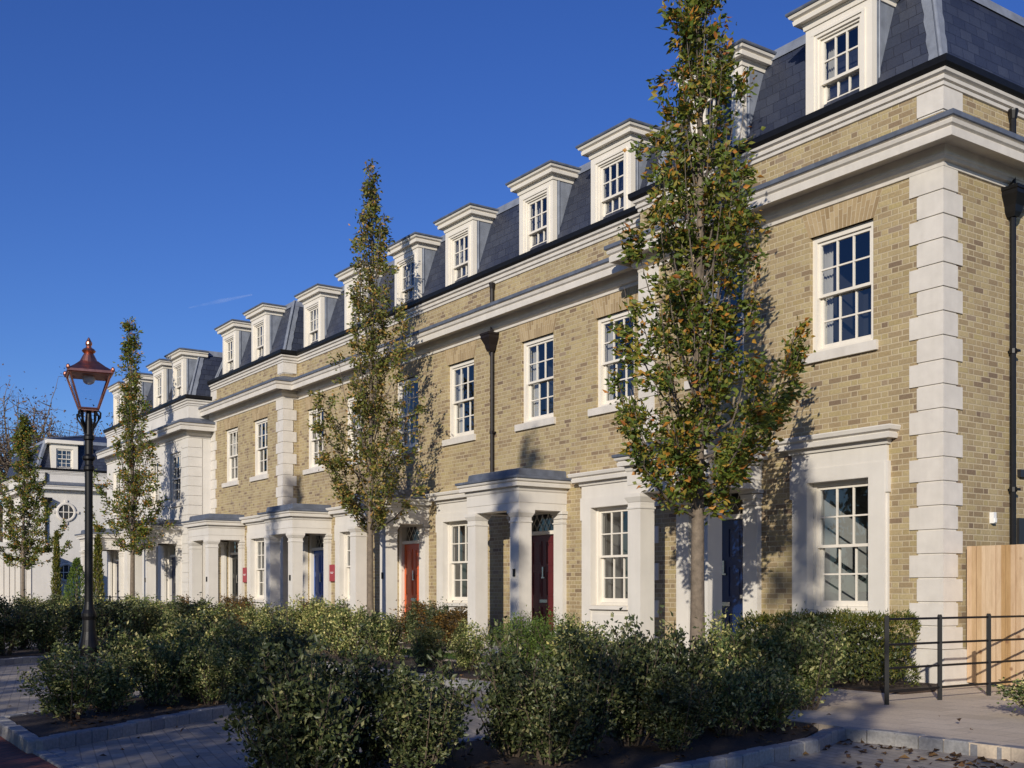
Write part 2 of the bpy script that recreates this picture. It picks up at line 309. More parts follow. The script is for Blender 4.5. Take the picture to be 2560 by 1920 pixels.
# ------------------------------------------------------------------ windows, doors, porches
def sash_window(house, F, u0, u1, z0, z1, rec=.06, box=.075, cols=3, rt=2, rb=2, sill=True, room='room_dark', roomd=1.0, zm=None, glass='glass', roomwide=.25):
    mb = MB(); d = -rec
    w = box
    mb.fb(F, u0, u0+w, d-.14, d, z0, z1); mb.fb(F, u1-w, u1, d-.14, d, z0, z1)
    mb.fb(F, u0+w, u1-w, d-.14, d, z1-w, z1); mb.fb(F, u0+w, u1-w, d-.14, d+.012, z0, z0+.05)
    win = mb.build('window', M['joinery'], house)
    a, b = u0+w, u1-w; lo, hi = z0+.05, z1-w
    mid = zm if zm else (lo+hi)/2
    st = .045; g = .011
    def sash(zz0, zz1, dd, rows, bot):
        m = MB()
        m.fb(F, a+.002, a+st, dd-.04, dd, zz0, zz1); m.fb(F, b-st, b-.002, dd-.04, dd, zz0, zz1)
        m.fb(F, a+st, b-st, dd-.04, dd, zz1-(.04 if not bot else .035), zz1); m.fb(F, a+st, b-st, dd-.04, dd, zz0, zz0+(.075 if bot else .04))
        x0, x1 = a+st, b-st; y0, y1 = zz0+(.075 if bot else .04), zz1-.04
        for i in range(1, cols):
            x = x0+(x1-x0)*i/cols; m.fb(F, x-g, x+g, dd-.034, dd-.004, y0, y1)
        for j in range(1, rows):
            z = y0+(y1-y0)*j/rows
            xs = [x0]+[x0+(x1-x0)*i/cols for i in range(1, cols)]+[x1]
            for i in range(cols):
                m.fb(F, xs[i]+(g if i else 0), xs[i+1]-(g if i < cols-1 else 0), dd-.034, dd-.006, z-g, z+g)
        so = m.build('sash', M['joinery'], win)
        P, U, N = F; dg = dd-.02
        pt = lambda u, z: (P[0]+U[0]*u+N[0]*dg, P[1]+U[1]*u+N[1]*dg, z)
        q = MB(); q.poly([pt(x0, y0), pt(x1, y0), pt(x1, y1), pt(x0, y1)]); q.build('pane', M[glass], win)
    sash(mid-.02, hi-.002, d-.03, rt, False); sash(lo+.002, mid+.02, d-.085, rb, True)
    if sill:
        s = MB(); s.fb(F, u0-.17, u1+.08, -.1, .05, z0-.13, z0-.002); s.build('sill', M['stone'], win)
    # room behind the glass
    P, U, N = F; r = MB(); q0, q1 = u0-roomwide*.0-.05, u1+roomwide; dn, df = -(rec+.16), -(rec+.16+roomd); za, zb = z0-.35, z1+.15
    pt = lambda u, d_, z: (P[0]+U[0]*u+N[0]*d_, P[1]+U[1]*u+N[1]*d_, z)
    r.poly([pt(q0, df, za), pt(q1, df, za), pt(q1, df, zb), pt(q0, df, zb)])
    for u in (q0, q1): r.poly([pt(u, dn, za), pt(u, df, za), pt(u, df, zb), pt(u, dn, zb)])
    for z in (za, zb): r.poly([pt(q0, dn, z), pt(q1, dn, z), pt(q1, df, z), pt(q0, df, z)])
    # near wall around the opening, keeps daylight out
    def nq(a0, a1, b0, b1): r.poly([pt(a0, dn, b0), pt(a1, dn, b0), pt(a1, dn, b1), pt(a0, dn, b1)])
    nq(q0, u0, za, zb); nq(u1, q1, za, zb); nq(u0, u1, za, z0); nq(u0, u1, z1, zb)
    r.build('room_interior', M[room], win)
    kk = int(abs(u0*37.7+z0*11.3+P[1]*5)) % 7
    if room == 'room_dark' and kk < 5:
        ws = (.10+.05*(kk % 3), .08+.06*((kk+1) % 3)); zc = z1
        for si, (ua, ub) in enumerate(((u0+.01, u0+w+.02+ws[0]), (u1-w-.02-ws[1], u1-.01))):
            if kk == 4 and si == 1: continue
            q = MB(); n = 13
            vs = [pt(ua+(ub-ua)*t/n, -(rec+.20)-.018*math.sin(t*1.9), z) for z in (z0+.02, zc) for t in range(n+1)]
            q.add(vs, [(t, t+1, n+2+t, n+1+t) for t in range(n)]); q.build('curtain', M['curtain'], win)
    return win

def ground_window(house, y0, xc, zs=0, room='room', mat_='porch', roomd=1.6):
    F = FRONT(y0); hw = .52
    z0, z1 = .90, 2.66
    w = sash_window(house, F, xc-hw, xc+hw, z0, z1, rec=.08, box=.06, sill=False, room=room, roomd=roomd, roomwide=.9)
    m = MB()
    for s in (-1, 1):
        m.fb(F, xc+s*(hw+.0), xc+s*(hw+.25), .0, .06, .12, z1)              # jamb boards
        m.fb(F, xc+s*(hw+.25), xc+s*(hw+.30), .0, .055, z1-.22, z1+.18)       # ears
        m.fb(F, xc+s*(hw+.25), xc+s*(hw+.28), .0, .03, .12, z1-.225)
    m.fb(F, xc-hw-.25, xc+hw+.25, .0, .06, z1, z1+.18)
    m.fb(F, xc-hw, xc-hw+.008, -.078, .058, z0, z1-.009); m.fb(F, xc+hw-.008, xc+hw, -.078, .058, z0, z1-.009); m.fb(F, xc-hw, xc+hw, -.078, .058, z1-.008, z1)
    m.fb(F, xc-hw-.27, xc+hw+.27, .0, .045, z1+.182, z1+.41)                  # frieze
    m.fb(F, xc-hw, xc+hw, .0, .10, z0-.07, z0-.002)                           # sill
    m.fb(F, xc-hw, xc+hw, .0, .035, .12, z0-.072)                             # apron panel
    m.fb(F, xc-hw+.08, xc+hw-.08, .035, .05, .24, z0-.16)
    m.fb(F, xc-hw-.3, xc+hw+.3, .0, .08, .0, .118)
    m.build('window_surround', M[mat_], w)
    h = MB(); a, b = xc-hw-.27, xc+hw+.27; zt = z1+.40
    h.sweep([(a, y0+.002), (a, y0-.045), (b, y0-.045), (b, y0+.002)],
            [(-.02, zt), (.03, zt), (.04, zt+.03), (.04, zt+.065), (.13, zt+.065), (.14, zt+.125), (.125, zt+.13), (.125, zt+.142), (.17, zt+.165), (.185, zt+.21), (.18, zt+.225), (-.03, zt+.25)])
    h.build('window_hood', M[mat_], w)
    return (xc-hw, xc+hw, z0, z1)

def make_door(house, y0, xc, colour, top=2.24):
    F = FRONT(y0); d = -.10
    m = MB(); hw = .46
    m.fb(F, xc-hw-.12, xc-hw, d-.1, d+.06, .1, top+.46); m.fb(F, xc+hw, xc+hw+.12, d-.1, d+.06, .1, top+.46)
    m.fb(F, xc-hw, xc+hw, d-.1, d+.04, top, top+.07); m.fb(F, xc-hw, xc+hw, d-.1, d+.04, top+.40, top+.46)
    fr = m.build('door_frame', M['joinery'], house)
    m = MB(); m.fb(F, xc-hw+.004, xc+hw-.004, d-.06, d-.02, .12, top-.004)
    for zz0, zz1 in ((.3, .85), (1.05, 1.55), (1.65, 2.12)):
        for s in (-1, 1):
            a, b = sorted((xc+s*.07, xc+s*.37))
            for (p0, p1, q0, q1) in ((a, b, zz0, zz0+.025), (a, b, zz1-.025, zz1), (a, a+.025, zz0+.025, zz1-.025), (b-.025, b, zz0+.025, zz1-.025)):
                m.fb(F, p0, p1, d-.02, d-.006, q0, q1)
            m.fb(F, a+.06, b-.06, d-.02, d-.01, zz0+.06, zz1-.06)
    dr = m.build('door', M['door_'+colour], house)
    m = MB(); m.fb(F, xc-.12, xc+.12, d-.02, d+.0, .93, .99); m.build('letter_plate', M['chrome'], dr)
    m = MB(); m.lathe(xc, y0+.13-.03, [(.0, 1.0)], 6) if False else None
    m.fb(F, xc-.02, xc+.02, d-.02, d+.02, 1.42, 1.62); m.fb(F, xc-.05, xc+.05, d-.02, d+.015, 1.40, 1.425); m.build('knocker', M['chrome'], dr)
    m = MB(); m.fb(F, xc+.36, xc+.41, d-.02, d+.03, 1.05, 1.1); m.build('handle', M['chrome'], dr)
    # fanlight with interlacing bars
    m = MB()
    P = lambda u, z: (xc+u, y0+.10+.05, z)
    for k in range(5):
        c = -.46+.184*k+.092
        for s in (-1, 1):
            m.tube([P(max(-.455, min(.455, c+s*(.09*math.cos(t)))), top+.08+.32*(t/math.pi)) for t in [i*math.pi/8 for i in range(9)]], .008, 4)
    m.build('fanlight_bars', M['joinery'], fr)
    m = MB(); m.poly([P(-hw, top+.07), P(hw, top+.07), P(hw, top+.4), P(-hw, top+.4)])
    m.v = [(a, b+.02, c) for a, b, c in m.v]; m.build('fanlight_pane', M['glass'], fr)
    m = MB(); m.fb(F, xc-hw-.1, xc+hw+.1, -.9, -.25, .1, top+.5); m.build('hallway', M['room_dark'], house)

def make_porch(house, y0, xl, xr, colour, proj=1.08, bell=True, zs=0, lead=True):
    yf = y0-proj; h = .14
    cols = [(xl+h, yf+h), (xr-h, yf+h)]
    prof = [(.175, .08), (.175, .2), (.15, .21), (.14, .24), (.14, 2.40), (.155, 2.405), (.155, 2.43), (.14, 2.435), (.14, 2.50), (.15, 2.51), (.18, 2.57), (.185, 2.58), (.185, 2.635)]
    for cx, cy in cols:
        m = MB(); m.sq(cx, cy, prof); c = m.build('column', M['porch'], house)
        if bell and cx > (xl+xr)/2:
            q = MB(); q.box(cx-.03, cx+.03, cy-h-.025, cy-h-.001, 1.42, 1.56); q.build('doorbell', M['black'], c)
    for cx in (xl+h, xr-h):
        m = MB()
        for (a, z), (b, z2) in zip(prof, prof[1:]):
            if z2-z > .001 and abs(a-b) < .0005: m.box(cx-a, cx+a, y0+.002, y0-.09-(a-.14), z, z2)
        m.box(cx-.165, cx+.165, y0+.002, y0-.115, 2.5, 2.57)
        m.build('pilaster', M['porch'], house)
    m = MB()
    path = [(xl, y0+.004), (xl, yf), (xr, yf), (xr, y0+.004)]
    m.sweep(path, [(-.30, 2.636), (0, 2.636), (0, 2.765), (.012, 2.77), (.012, 2.965), (.03, 2.985), (.04, 3.02), (.04, 3.055), (.12, 3.055), (.125, 3.11), (.11, 3.115), (.11, 3.127), (.145, 3.145), (.155, 3.168), (.155, 3.18), (-.2, 3.185)])
    m.box(xl+.02, xr-.02, yf+.02, y0, 2.72, 2.76)
    m.build('entablature', M['porch'], house)
    m = MB()
    m.sweep(path, [(-.2, 3.19), (.17, 3.186), (.18, 3.20), (.18, 3.235), (.02, 3.262), (.0, 3.272), (-.015, 3.375), (-.04, 3.39), (-.5, 3.41)])
    m.box(xl+.4, xr-.4, yf+.4, y0, 3.36, 3.41)
    m.build('porch_roof', M['lead_dark'], house)
    m = MB(); m.box(xl-.1, xr+.1, yf-.05, y0+.1, 0, .075); m.build('porch_step', M['stone'], house)
    xc = (xl+xr)/2
    make_door(house, y0, xc, colour)
    m = MB(); F = FRONT(y0)
    m.fb(F, xl+2*h, xc-.58, 0, .02, .08, 2.63) ; m.fb(F, xc+.58, xr-2*h, 0, .02, .08, 2.63)
    m.build('door_surround', M['porch'], house)
    return (xc-.58, xc+.58, .08, 2.70)

def dormer(house, y0, xc, zs=0):
    w = .555; z0, z1 = 7.55+zs, 9.0+zs; yf = y0+.03
    F = FRONT(yf)
    d = MB()
    d.fb(F, xc-w, xc-.36, -.1, 0, z0, z1); d.fb(F, xc+.36, xc+w, -.1, 0, z0, z1); d.fb(F, xc-.36, xc+.36, -.1, 0, 8.80+zs, z1)
    for s in (-1, 1):
        d.fb(F, xc+s*.40, xc+s*.45, 0, .02, z0, 8.84+zs)
    d.fb(F, xc-.45, xc+.45, 0, .02, 8.842+zs, 8.88+zs)
    dm = d.build('dormer', M['joinery'], house)
    win = sash_window(dm, F, xc-.36, xc+.36, 7.56+zs, 8.80+zs, rec=.03, box=.03, rt=2, rb=2, sill=False, zm=8.17+zs, roomd=.5, roomwide=.1)
    for s in (-1, 1):
        c = MB()
        x = xc+s*w; a, b = sorted((x, x-s*.03))
        c.add([(a, yf+.1, z0), (a, yf+.9, z0), (a, yf+.9, z1), (a, yf+.1, z1), (b, yf+.1, z0), (b, yf+.9, z0), (b, yf+.9, z1), (b, yf+.1, z1)],
              [(0, 1, 2, 3), (7, 6, 5, 4), (0, 4, 5, 1), (1, 5, 6, 2), (2, 6, 7, 3), (3, 7, 4, 0)])
        c.tube([(x+s*.012, yf+.14, z0+.1), (x+s*.012, yf+.14, z1-.02)], .014, 6)
        c.build('dormer_cheek', M['lead'], dm)
    h = MB(); path = [(xc-w, yf+.75), (xc-w, yf), (xc+w, yf), (xc+w, yf+.75)]
    h.sweep(path, [(-.05, z1-.03), (.02, z1-.03), (.03, z1+.03), (.05, z1+.045), (.05, z1+.06), (.12, z1+.06), (.13, z1+.115), (.115, z1+.12), (.115, z1+.132), (.16, z1+.155), (.175, z1+.19), (-.05, z1+.2)])
    h.build('dormer_hood', M['joinery'], dm)
    r = MB()
    r.sweep(path, [(-.05, z1+.2), (.19, z1+.195), (.20, z1+.21), (.20, z1+.235), (.0, z1+.29), (-w, z1+.34)])
    r.build('dormer_roof', M['lead_dark'], dm)

def arch(house, y0, u0, u1, z1):
    m = MB(); y = y0-.004; n = 14; L = u0-.02; Rr = u1+.02; sk = .13; H = .36
    n = 17
    for i in range(n):
        q = []
        for t, e_ in ((i/n, .006), ((i+1)/n, -.006)):
            q.append((L+(Rr-L)*t+e_, L-sk+(Rr-L+2*sk)*t+e_))
        hm = .5 if i % 2 else .72
        xm0 = q[0][0]+(q[0][1]-q[0][0])*hm; xm1 = q[1][0]+(q[1][1]-q[1][0])*hm; zm_ = z1+H*hm
        m.poly([(q[0][0], y, z1), (q[1][0], y, z1), (xm1, y, zm_-.005), (xm0, y, zm_-.005)])
        m.poly([(xm0, y, zm_+.005), (xm1, y, zm_+.005), (q[1][1], y, z1+H), (q[0][1], y, z1+H)])
    # soffit lip
    m.poly([(L, y, z1), (Rr, y, z1), (Rr, y0+.05, z1), (L, y0+.05, z1)])
    ar = m.build('brick_arch', M['arch'], house)
    m = MB(); m.poly([(L, y+.002, z1+.002), (Rr, y+.002, z1+.002), (Rr+sk, y+.002, z1+H-.002), (L-sk, y+.002, z1+H-.002)]); m.build('mortar', M['mortar'], ar)

def quoin_strip(house, cx, cy, sx, sy, z0, z1, top_long=True, base=True, mat_='stone', side=True, zcut=None):
    """corner at (cx,cy); sx=+1 the side face looks to +x, -1 to -x ; sy depth along +y"""
    m = MB(); k = 0; z = z1
    while z-z0 > .12:
        zb = max(z-.3, z0)
        lf, ls = (.47, .28) if (k % 2 == 0) == top_long else (.36, .38)
        a, b = sorted((cx+sx*.02, cx-sx*lf))
        g = .012
        # chamfered stone: main body + recessed joint
        m.box(a, b, cy-.02, cy+ls, zb+g, z-g)
        a2, b2 = sorted((cx+sx*.003, cx-sx*.35)); m.box(a2, b2, cy-.003, cy+.27, zb-g+.0001 if zb > z0 else zb, zb+g) if zb > z0 else None
        z = zb; k += 1
    if base: 
        a, b = sorted((cx+sx*.06, cx-sx*.52)); m.box(a, b, cy-.06, cy+.45, 0, z0-.002)
        a, b = sorted((cx+sx*.03, cx-sx*.50)); m.box(a, b, cy-.03, cy+.42, z0-.002, z0+.004)
    m.build('quoins', M[mat_], house)

CORN = [(.0, 6.40), (.025, 6.405), (.03, 6.445), (.018, 6.45), (.018, 6.46), (.07, 6.475), (.09, 6.51), (.10, 6.515), (.105, 6.54), (.09, 6.545), (.09, 6.645), (.33, 6.645), (.335, 6.595), (.36, 6.595), (.365, 6.695), (.35, 6.70), (.35, 6.712), (.385, 6.735), (.40, 6.775), (.385, 6.78), (.385, 6.79), (.41, 6.80), (.0, 6.82)]
CLEAD = [(.0, 6.822), (.412, 6.803), (.425, 6.812), (.425, 6.87), (.405, 6.88), (.0, 7.02)]
PARA = [(.0, 7.40), (.025, 7.405), (.03, 7.447), (.015, 7.452), (.015, 7.466), (.05, 7.47), (.055, 7.512), (.038, 7.517), (.038, 7.53), (.085, 7.55), (.095, 7.585), (.0, 7.59)]
GUTT = [(.0, 7.592), (.11, 7.595), (.14, 7.63), (.145, 7.71), (.13, 7.715), (.12, 7.66), (-.06, 7.655)]
ROOF = [(.08, 7.66), (-.08, 7.70), (-.60, 9.27), (-3.6, 10.0), (-3.7, 9.9)]
def shift(prof, dz): return [(p_, z+dz) for p_, z in prof]

def trim(house, path, zs=0, roofpath=None, mat_='stone'):
    m = MB(); m.sweep(path, shift(CORN, zs)); m.build('cornice', M[mat_], house)
    m = MB(); m.sweep(path, shift(CLEAD, zs)); m.build('cornice_flashing', M['lead_dark'], house)
    m = MB(); m.sweep(path, shift(PARA, zs)); m.build('parapet_moulding', M[mat_], house)
    m = MB(); m.sweep(path, shift(GUTT, zs)); m.build('gutter', M['gutter'], house)
    m = MB(); m.sweep(roofpath or path, shift(ROOF, zs), cap=False); rf = m.build('roof', M['slate'], house)
    m = MB(); m.sweep(roofpath or path, shift([(-.53, 9.12), (-.572, 9.24), (-.60, 9.30), (-.72, 9.31)], zs), cap=False); m.build('roof_edge_flashing', M['lead'], rf)
    return rf
def hip(rf, cx, cy, sx, zs=0, both=True):
    """lead hip at a convex corner; roof falls to -y and sx*x"""
    m = MB(); n = 14
    def P(p_, z): return (cx+sx*p_, cy-p_)
    for side in (0, 1):
        vs = []
        for i in range(n+1):
            t = i/n; p_ = -.08-.52*t; z = 7.71+1.56*t+zs
            e = .014; x, y = cx+sx*(p_+e), cy-(p_+e); w = .17+.012*math.sin(i*2.1)
            vs.append((x, y, z)); vs.append((x-sx*w, y, z) if side == 0 else (x, y+w, z))
        m.add(vs, [(2*i, 2*i+1, 2*i+3, 2*i+2) for i in range(n)])
    m.tube([(cx+sx*(-.08-.52*t+.02), cy-(-.08-.52*t+.02), 7.72+1.56*t+zs) for t in (0, .33, .66, 1)], .028, 8)
    m.build('hip_flashing', M['lead'], rf)

def downpipe(house, x, y0, z0, z1, hop=True, axis='x', material='brown_pipe', top=None):
    m = MB(); o = .07
    px, py = (x, y0-o) if axis == 'x' else (y0+o, x)
    m.tube([(px, py, z0), (px, py, z1-.25)], .038, 10)
    for z in np.arange(z0+.9, z1-.4, 1.8): m.lathe(px, py, [(.05, z), (.05, z+.06)], 10); m.box(px-.075, px+.075, py-.012, py+.05, z+.015, z+.045)
    if hop:
        m.sq(px, py-.03 if axis == 'x' else py, [(.05, z1-.34), (.075, z1-.28), (.09, z1-.2), (.145, z1-.08), (.15, z1-.07), (.15, z1-.02), (.165, z1-.01), (.165, z1+.03), (.13, z1+.035)])
        m.tube([(px, py, z1), (px, py, z1+.18)], .035, 8)
    if top:
        m.tube([(px, py, top[0]), (px, py, top[1])], .04, 10)
        m.lathe(px, py, [(.045, top[1]-.12), (.065, top[1]-.02), (.065, top[1])], 10)
    return m.build('downpipe', M[material], house)

def make_house(label, y0, xa, xb, uppers, dormers, gwin, porch, colour, wallmat='brick', zs=0, path=None, roofpath=None, groom='room', side=None, trimmat='stone', extra_wall=None, name='terraced_house'):
    h = empty(name, ((xa+xb)/2, y0, 0), label, 'house', 'houses of the terrace')
    F = FRONT(y0); holes = []
    for xc in uppers:
        u0, u1, z0, z1 = xc-.525, xc+.525, 4.44+zs, 6.05+zs
        holes.append((u0, u1, z0, z1))
        sash_window(h, F, u0, u1, z0, z1, rec=.055)
        if wallmat == 'brick': arch(h, y0, u0, u1, z1)
    for xc in gwin: holes.append(ground_window(h, y0, xc, room=groom, mat_='porch'))
    for (xl, xr), c in zip(porch, colour): holes.append(make_porch(h, y0, xl, xr, c))
    m = MB(); m.wall(F, xa, xb, 0, 7.6+zs, holes, .115)
    if side: 
        for f, u0, u1 in side: m.wall(f, u0, u1, 0, 7.6+zs)
    m.build('wall', M[wallmat], h)
    p_ = path or [(xa, y0), (xb, y0)]
    rf = trim(h, p_, zs, roofpath, trimmat)
    for xc in dormers: dormer(h, y0, xc, zs)
    return h, rf

S = .45
h1, rf = make_house('nearest yellow brick end house with white quoins on its right corner and a blue door', 0, -5.64, 0,
    [-1.555, -3.85], [-1.63, -3.95], [-1.58], [(-4.68, -2.98)], ['blue'], path=[(-5.64, .46), (-5.64, 0), (0, 0), (0, 9)], roofpath=[(-5.64, 3.5), (-5.64, 0), (0, 0), (0, 9)],
    groom='room_pale', side=[(((0, 0), (0, 1), (1, 0)), 0, 9), (((-5.64, .46), (0, -1), (-1, 0)), 0, .46)])
quoin_strip(h1, 0, 0, 1, 1, .43, 6.42); quoin_strip(h1, 0, 0, 1, 1, 7.02, 7.40, top_long=False, base=False)
quoin_strip(h1, -5.64, 0, -1, 1, .43, 6.42)
hip(rf, 0, 0, 1); hip(rf, -5.64, 0, -1)
downpipe(h1, 1.41, 0, 1.55, 6.36, axis='y', material='black', top=(7.0, 7.42))
m = MB(); m.box(.0, .06, .99, 1.05, 2.03, 2.17); m.box(.06, .075, 1.0, 1.04, 2.04, 2.09); m.build('alarm_sensor', M['white'], h1)
m = MB(); m.box(.0, .05, 1.62, 2.5, 2.66, 2.76); m.box(.0, .04, 1.60, 2.5, 0, 2.12); m.build('side_door', M['door_black_door'], h1)

h2, rf = make_house('yellow brick terraced house second from the right end, with a dark red door', S, -10.56, -5.64, [-6.83, -9.15], [-6.98, -9.24], [-6.92], [(-9.95, -8.22)], ['red'], roofpath=[(-10.56, S), (-4.9, S)])
h3, rf = make_house('yellow brick house in the middle of the terrace, with an orange front door', S, -15.6, -10.56, [-11.93, -14.27], [-12.05, -14.35], [-12.06], [(-15.0, -13.27)], ['orange'])
downpipe(h3, -10.62, S, 3.45, 6.36, top=(7.0, 7.42))
h4, rf = make_house('yellow brick terraced house with a blue door, just right of the far projecting quoined bay', S, -20.32, -15.6, [-16.9, -19.25], [-17.0, -19.5], [-17.15], [(-20.0, -18.26)], ['sky_blue'], roofpath=[(-21.2, S), (-15.6, S)])
h5, rf = make_house('last yellow brick house of the terrace, in the projecting bay next to the white house', 0, -25.95, -20.32, [-21.96, -24.23], [-22.15, -24.5], [-22.05], [(-24.87, -23.16)], ['green'],
    path=[(-25.95, 0), (-20.32, 0), (-20.32, .46)], roofpath=[(-25.95, 3.5), (-25.95, 0), (-20.32, 0), (-20.32, 3.5)], side=[(((-20.32, 0), (0, 1), (1, 0)), 0, .46)])
quoin_strip(h5, -20.32, 0, 1, 1, .43, 6.42); quoin_strip(h5, -20.32, 0, 1, 1, 7.02, 7.40, top_long=False, base=False)
quoin_strip(h5, -25.95, 0, -1, 1, .43, 6.42, base=False); quoin_strip(h5, -25.95, 0, -1, 1, 7.02, 7.40, base=False)
hip(rf, -20.32, 0, 1); hip(rf, -25.95, 0, -1)
W0 = -.73
h6, rf = make_house('white rendered house adjoining the left end of the yellow brick terrace', W0, -30.7, -25.97, [-27.25, -29.4], [-27.1, -29.1], [-29.85], [(-28.36, -26.65)], ['navy'], wallmat='render', zs=-.48,
    path=[(-30.7, W0), (-25.97, W0), (-25.97, -.002)], roofpath=[(-30.7, W0), (-25.97, W0), (-25.97, 3)], trimmat='render', side=[(((-25.97, W0), (0, 1), (1, 0)), 0, .73)], name='white_house')
hip(rf, -25.97, W0, 1, -.48)
m = MB()
for i in range(20):
    z = 5.92-i*.3; g = .006
    m.box(-26.55, -25.95, W0-.02, -.3, z-.3+g, z-g)
m.build('quoins', M['render'], h6)
h7, rf = make_house('farther white rendered house half hidden behind the slim street tree', W0, -35.3, -30.7, [-31.9, -34.0], [-31.9, -34.0], [-31.9], [(-34.8, -33.1)], ['navy'], wallmat='render', zs=-.48,
    roofpath=[(-35.3, 4), (-35.3, W0), (-30.7, W0)], trimmat='render', name='white_house')
# ------------------------------------------------------------------ house closing the view, garage beside it
VX = -53.0
hv = empty('white_house', (VX, 5, 0), 'white house closing the street, with round porthole windows and a grey mansard roof', 'house')
Fv = ((VX, 0), (0, 1), (1, 0))
m = MB(); m.wall(Fv, .42, 9.5, 0, 7.4); m.wall(((VX, .42), (1, 0), (0, -1)), -9, 0, 0, 7.4); m.build('wall', M['render'], hv)
pth = [(VX-9, .42), (VX, .42), (VX, 9.5)]
zsv = -.2
trim(hv, pth, zsv, None, 'render')
m = MB()
for k in range(2): pass
def porthole(y, z):
    f = MB(); n = 20
    prof = [(.37, .02), (.52, .02), (.52, .05), (.47, .09), (.40, .09), (.37, .05)]
    vs = []
    for r_, d in prof: vs += [(VX+d, y+r_*math.cos(2*math.pi*k/n), z+r_*math.sin(2*math.pi*k/n)) for k in range(n)]
    q = len(prof); f.add(vs, [(i*n+k, i*n+(k+1) % n, ((i+1) % q)*n+(k+1) % n, ((i+1) % q)*n+k) for i in range(q) for k in range(n)])
    for a in range(4):
        t = a*math.pi/2; f.box(VX, VX+.08, y+.58*math.cos(t)-.06, y+.58*math.cos(t)+.06, z+.58*math.sin(t)-.06, z+.58*math.sin(t)+.06)
    w = f.build('window', M['stone'], hv)
    g = MB(); g.poly([(VX+.012, y+.38*math.cos(2*math.pi*k/n), z+.38*math.sin(2*math.pi*k/n)) for k in range(n)]); g.build('pane', M['room_dark'], w)
    b = MB()
    for o_ in (-.13, .13): b.box(VX+.015, VX+.04, y+o_-.018, y+o_+.018, z-.34, z+.34)
    b.box(VX+.041, VX+.05, y-.36, y+.36, z-.02, z+.02); b.build('glazing_bars', M['joinery'], w)
porthole(1.85, 5.25); porthole(1.85, 2.1)
# dormer facing the street
Fd = ((VX+.02, 0), (0, 1), (1, 0))
d = MB(); yc = 1.78
d.fb(Fd, yc-.66, yc-.42, -.8, 0, 7.35, 8.8); d.fb(Fd, yc+.42, yc+.66, -.8, 0, 7.35, 8.8); d.fb(Fd, yc-.42, yc+.42, -.8, 0, 8.55, 8.8); d.fb(Fd, yc-.42, yc+.42, -.8, 0, 7.35, 7.5)
d.fb(Fd, yc-.9, yc+.9, -.8, .18, 8.8, 8.98); dm = d.build('dormer', M['joinery'], hv)
sash_window(dm, Fd, yc-.42, yc+.42, 7.5, 8.55, rec=.05, box=.05, sill=False, roomd=.4, roomwide=.1)
m = MB(); m.tube([(VX+.08, .85, 0), (VX+.08, .85, 5.6)], .06, 8); m.sq(VX+.12, .85, [(.08, 5.45), (.25, 5.85), (.25, 5.95)]); m.tube([(VX+.08, .85, 6.85), (VX+.08, .85, 7.25)], .06, 8); m.build('downpipe', M['black'], hv)
m = MB()
for t0 in (0,): 
    m.tube([(VX+.1-.02, .42-.0, 7.5), (VX-.5, 1.0, 9.07)], .12, 6)
    m.tube([(VX-.6, 1.02, 9.09), (VX-3.4, 4.0, 9.8)], .07, 6)
m.build('hip_flashing', M['lead'], hv)
# garage
g = empty('white_garage', (VX+6, -3, 0), 'low white boarded garage at the far left of the street', 'garage')
m = MB(); m.wall(((VX+5, -9), (0, 1), (1, 0)), 0, 9.2, 0, 3.2); m.wall(((VX+5, .2), (-1, 0), (0, 1)), 0, 6, 0, 3.2); m.box(VX-1, VX+5.15, -9, .3, 3.2, 3.4); m.build('wall', M['render'], g)
m = MB()
for k in range(24): m.box(VX+5.01, VX+5.05, -6.6+k*.24, -6.6+k*.24+.2, 0, 2.7)
m.build('boarded_door', M['joinery'], g)
# distant house at far left
hd = empty('distant_house', (-66, -6, 0), 'distant white house with chimneys behind the leftmost tree', 'house')
m = MB(); m.wall(((-64, -14), (0, 1), (1, 0)), 0, 13.4, 0, 7.6); m.wall(((-64, -.6), (-1, 0), (0, 1)), 0, 8, 0, 7.6); m.build('wall', M['render'], hd)
m = MB(); m.sweep([(-72, -14), (-64, -14), (-64, -.6), (-72, -.6)], [(.2, 7.6), (-.5, 9.2), (-4, 9.8)], cap=False); rr = m.build('roof', M['slate'], hd)
for yy in (-8.5, -1.8):
    m = MB(); m.box(-66.5, -65.5, yy-.8, yy+.8, 8.5, 11.0); m.box(-66.6, -65.4, yy-.9, yy+.9, 11.0, 11.25); m.build('chimney', M['render'], rr)

# ------------------------------------------------------------------ ground
def sheet(name, pts, z, material, kind='structure'):
    m = MB(); m.poly([(x, y, z) for x, y in pts]); return struct(m.build(name, material), kind)
m = MB(); m.poly([(-600, -600, -.15), (600, -600, -.15), (600, 600, -.15), (-600, 600, -.15)]); struct(m.build('ground', M['far']))
sheet('parking_bay', [(-60, -10.3), (30, -10.3), (30, -3.0), (-60, -3.0)], -.10, M['bay'])
sheet('red_road', [(-60, -16.5), (30, -16.5), (30, -10.34), (-60, -10.34)], -.104, M['redroad'])
sheet('opposite_pavement', [(-60, -40), (30, -40), (30, -16.5), (-60, -16.5)], -.10, M['paving'])
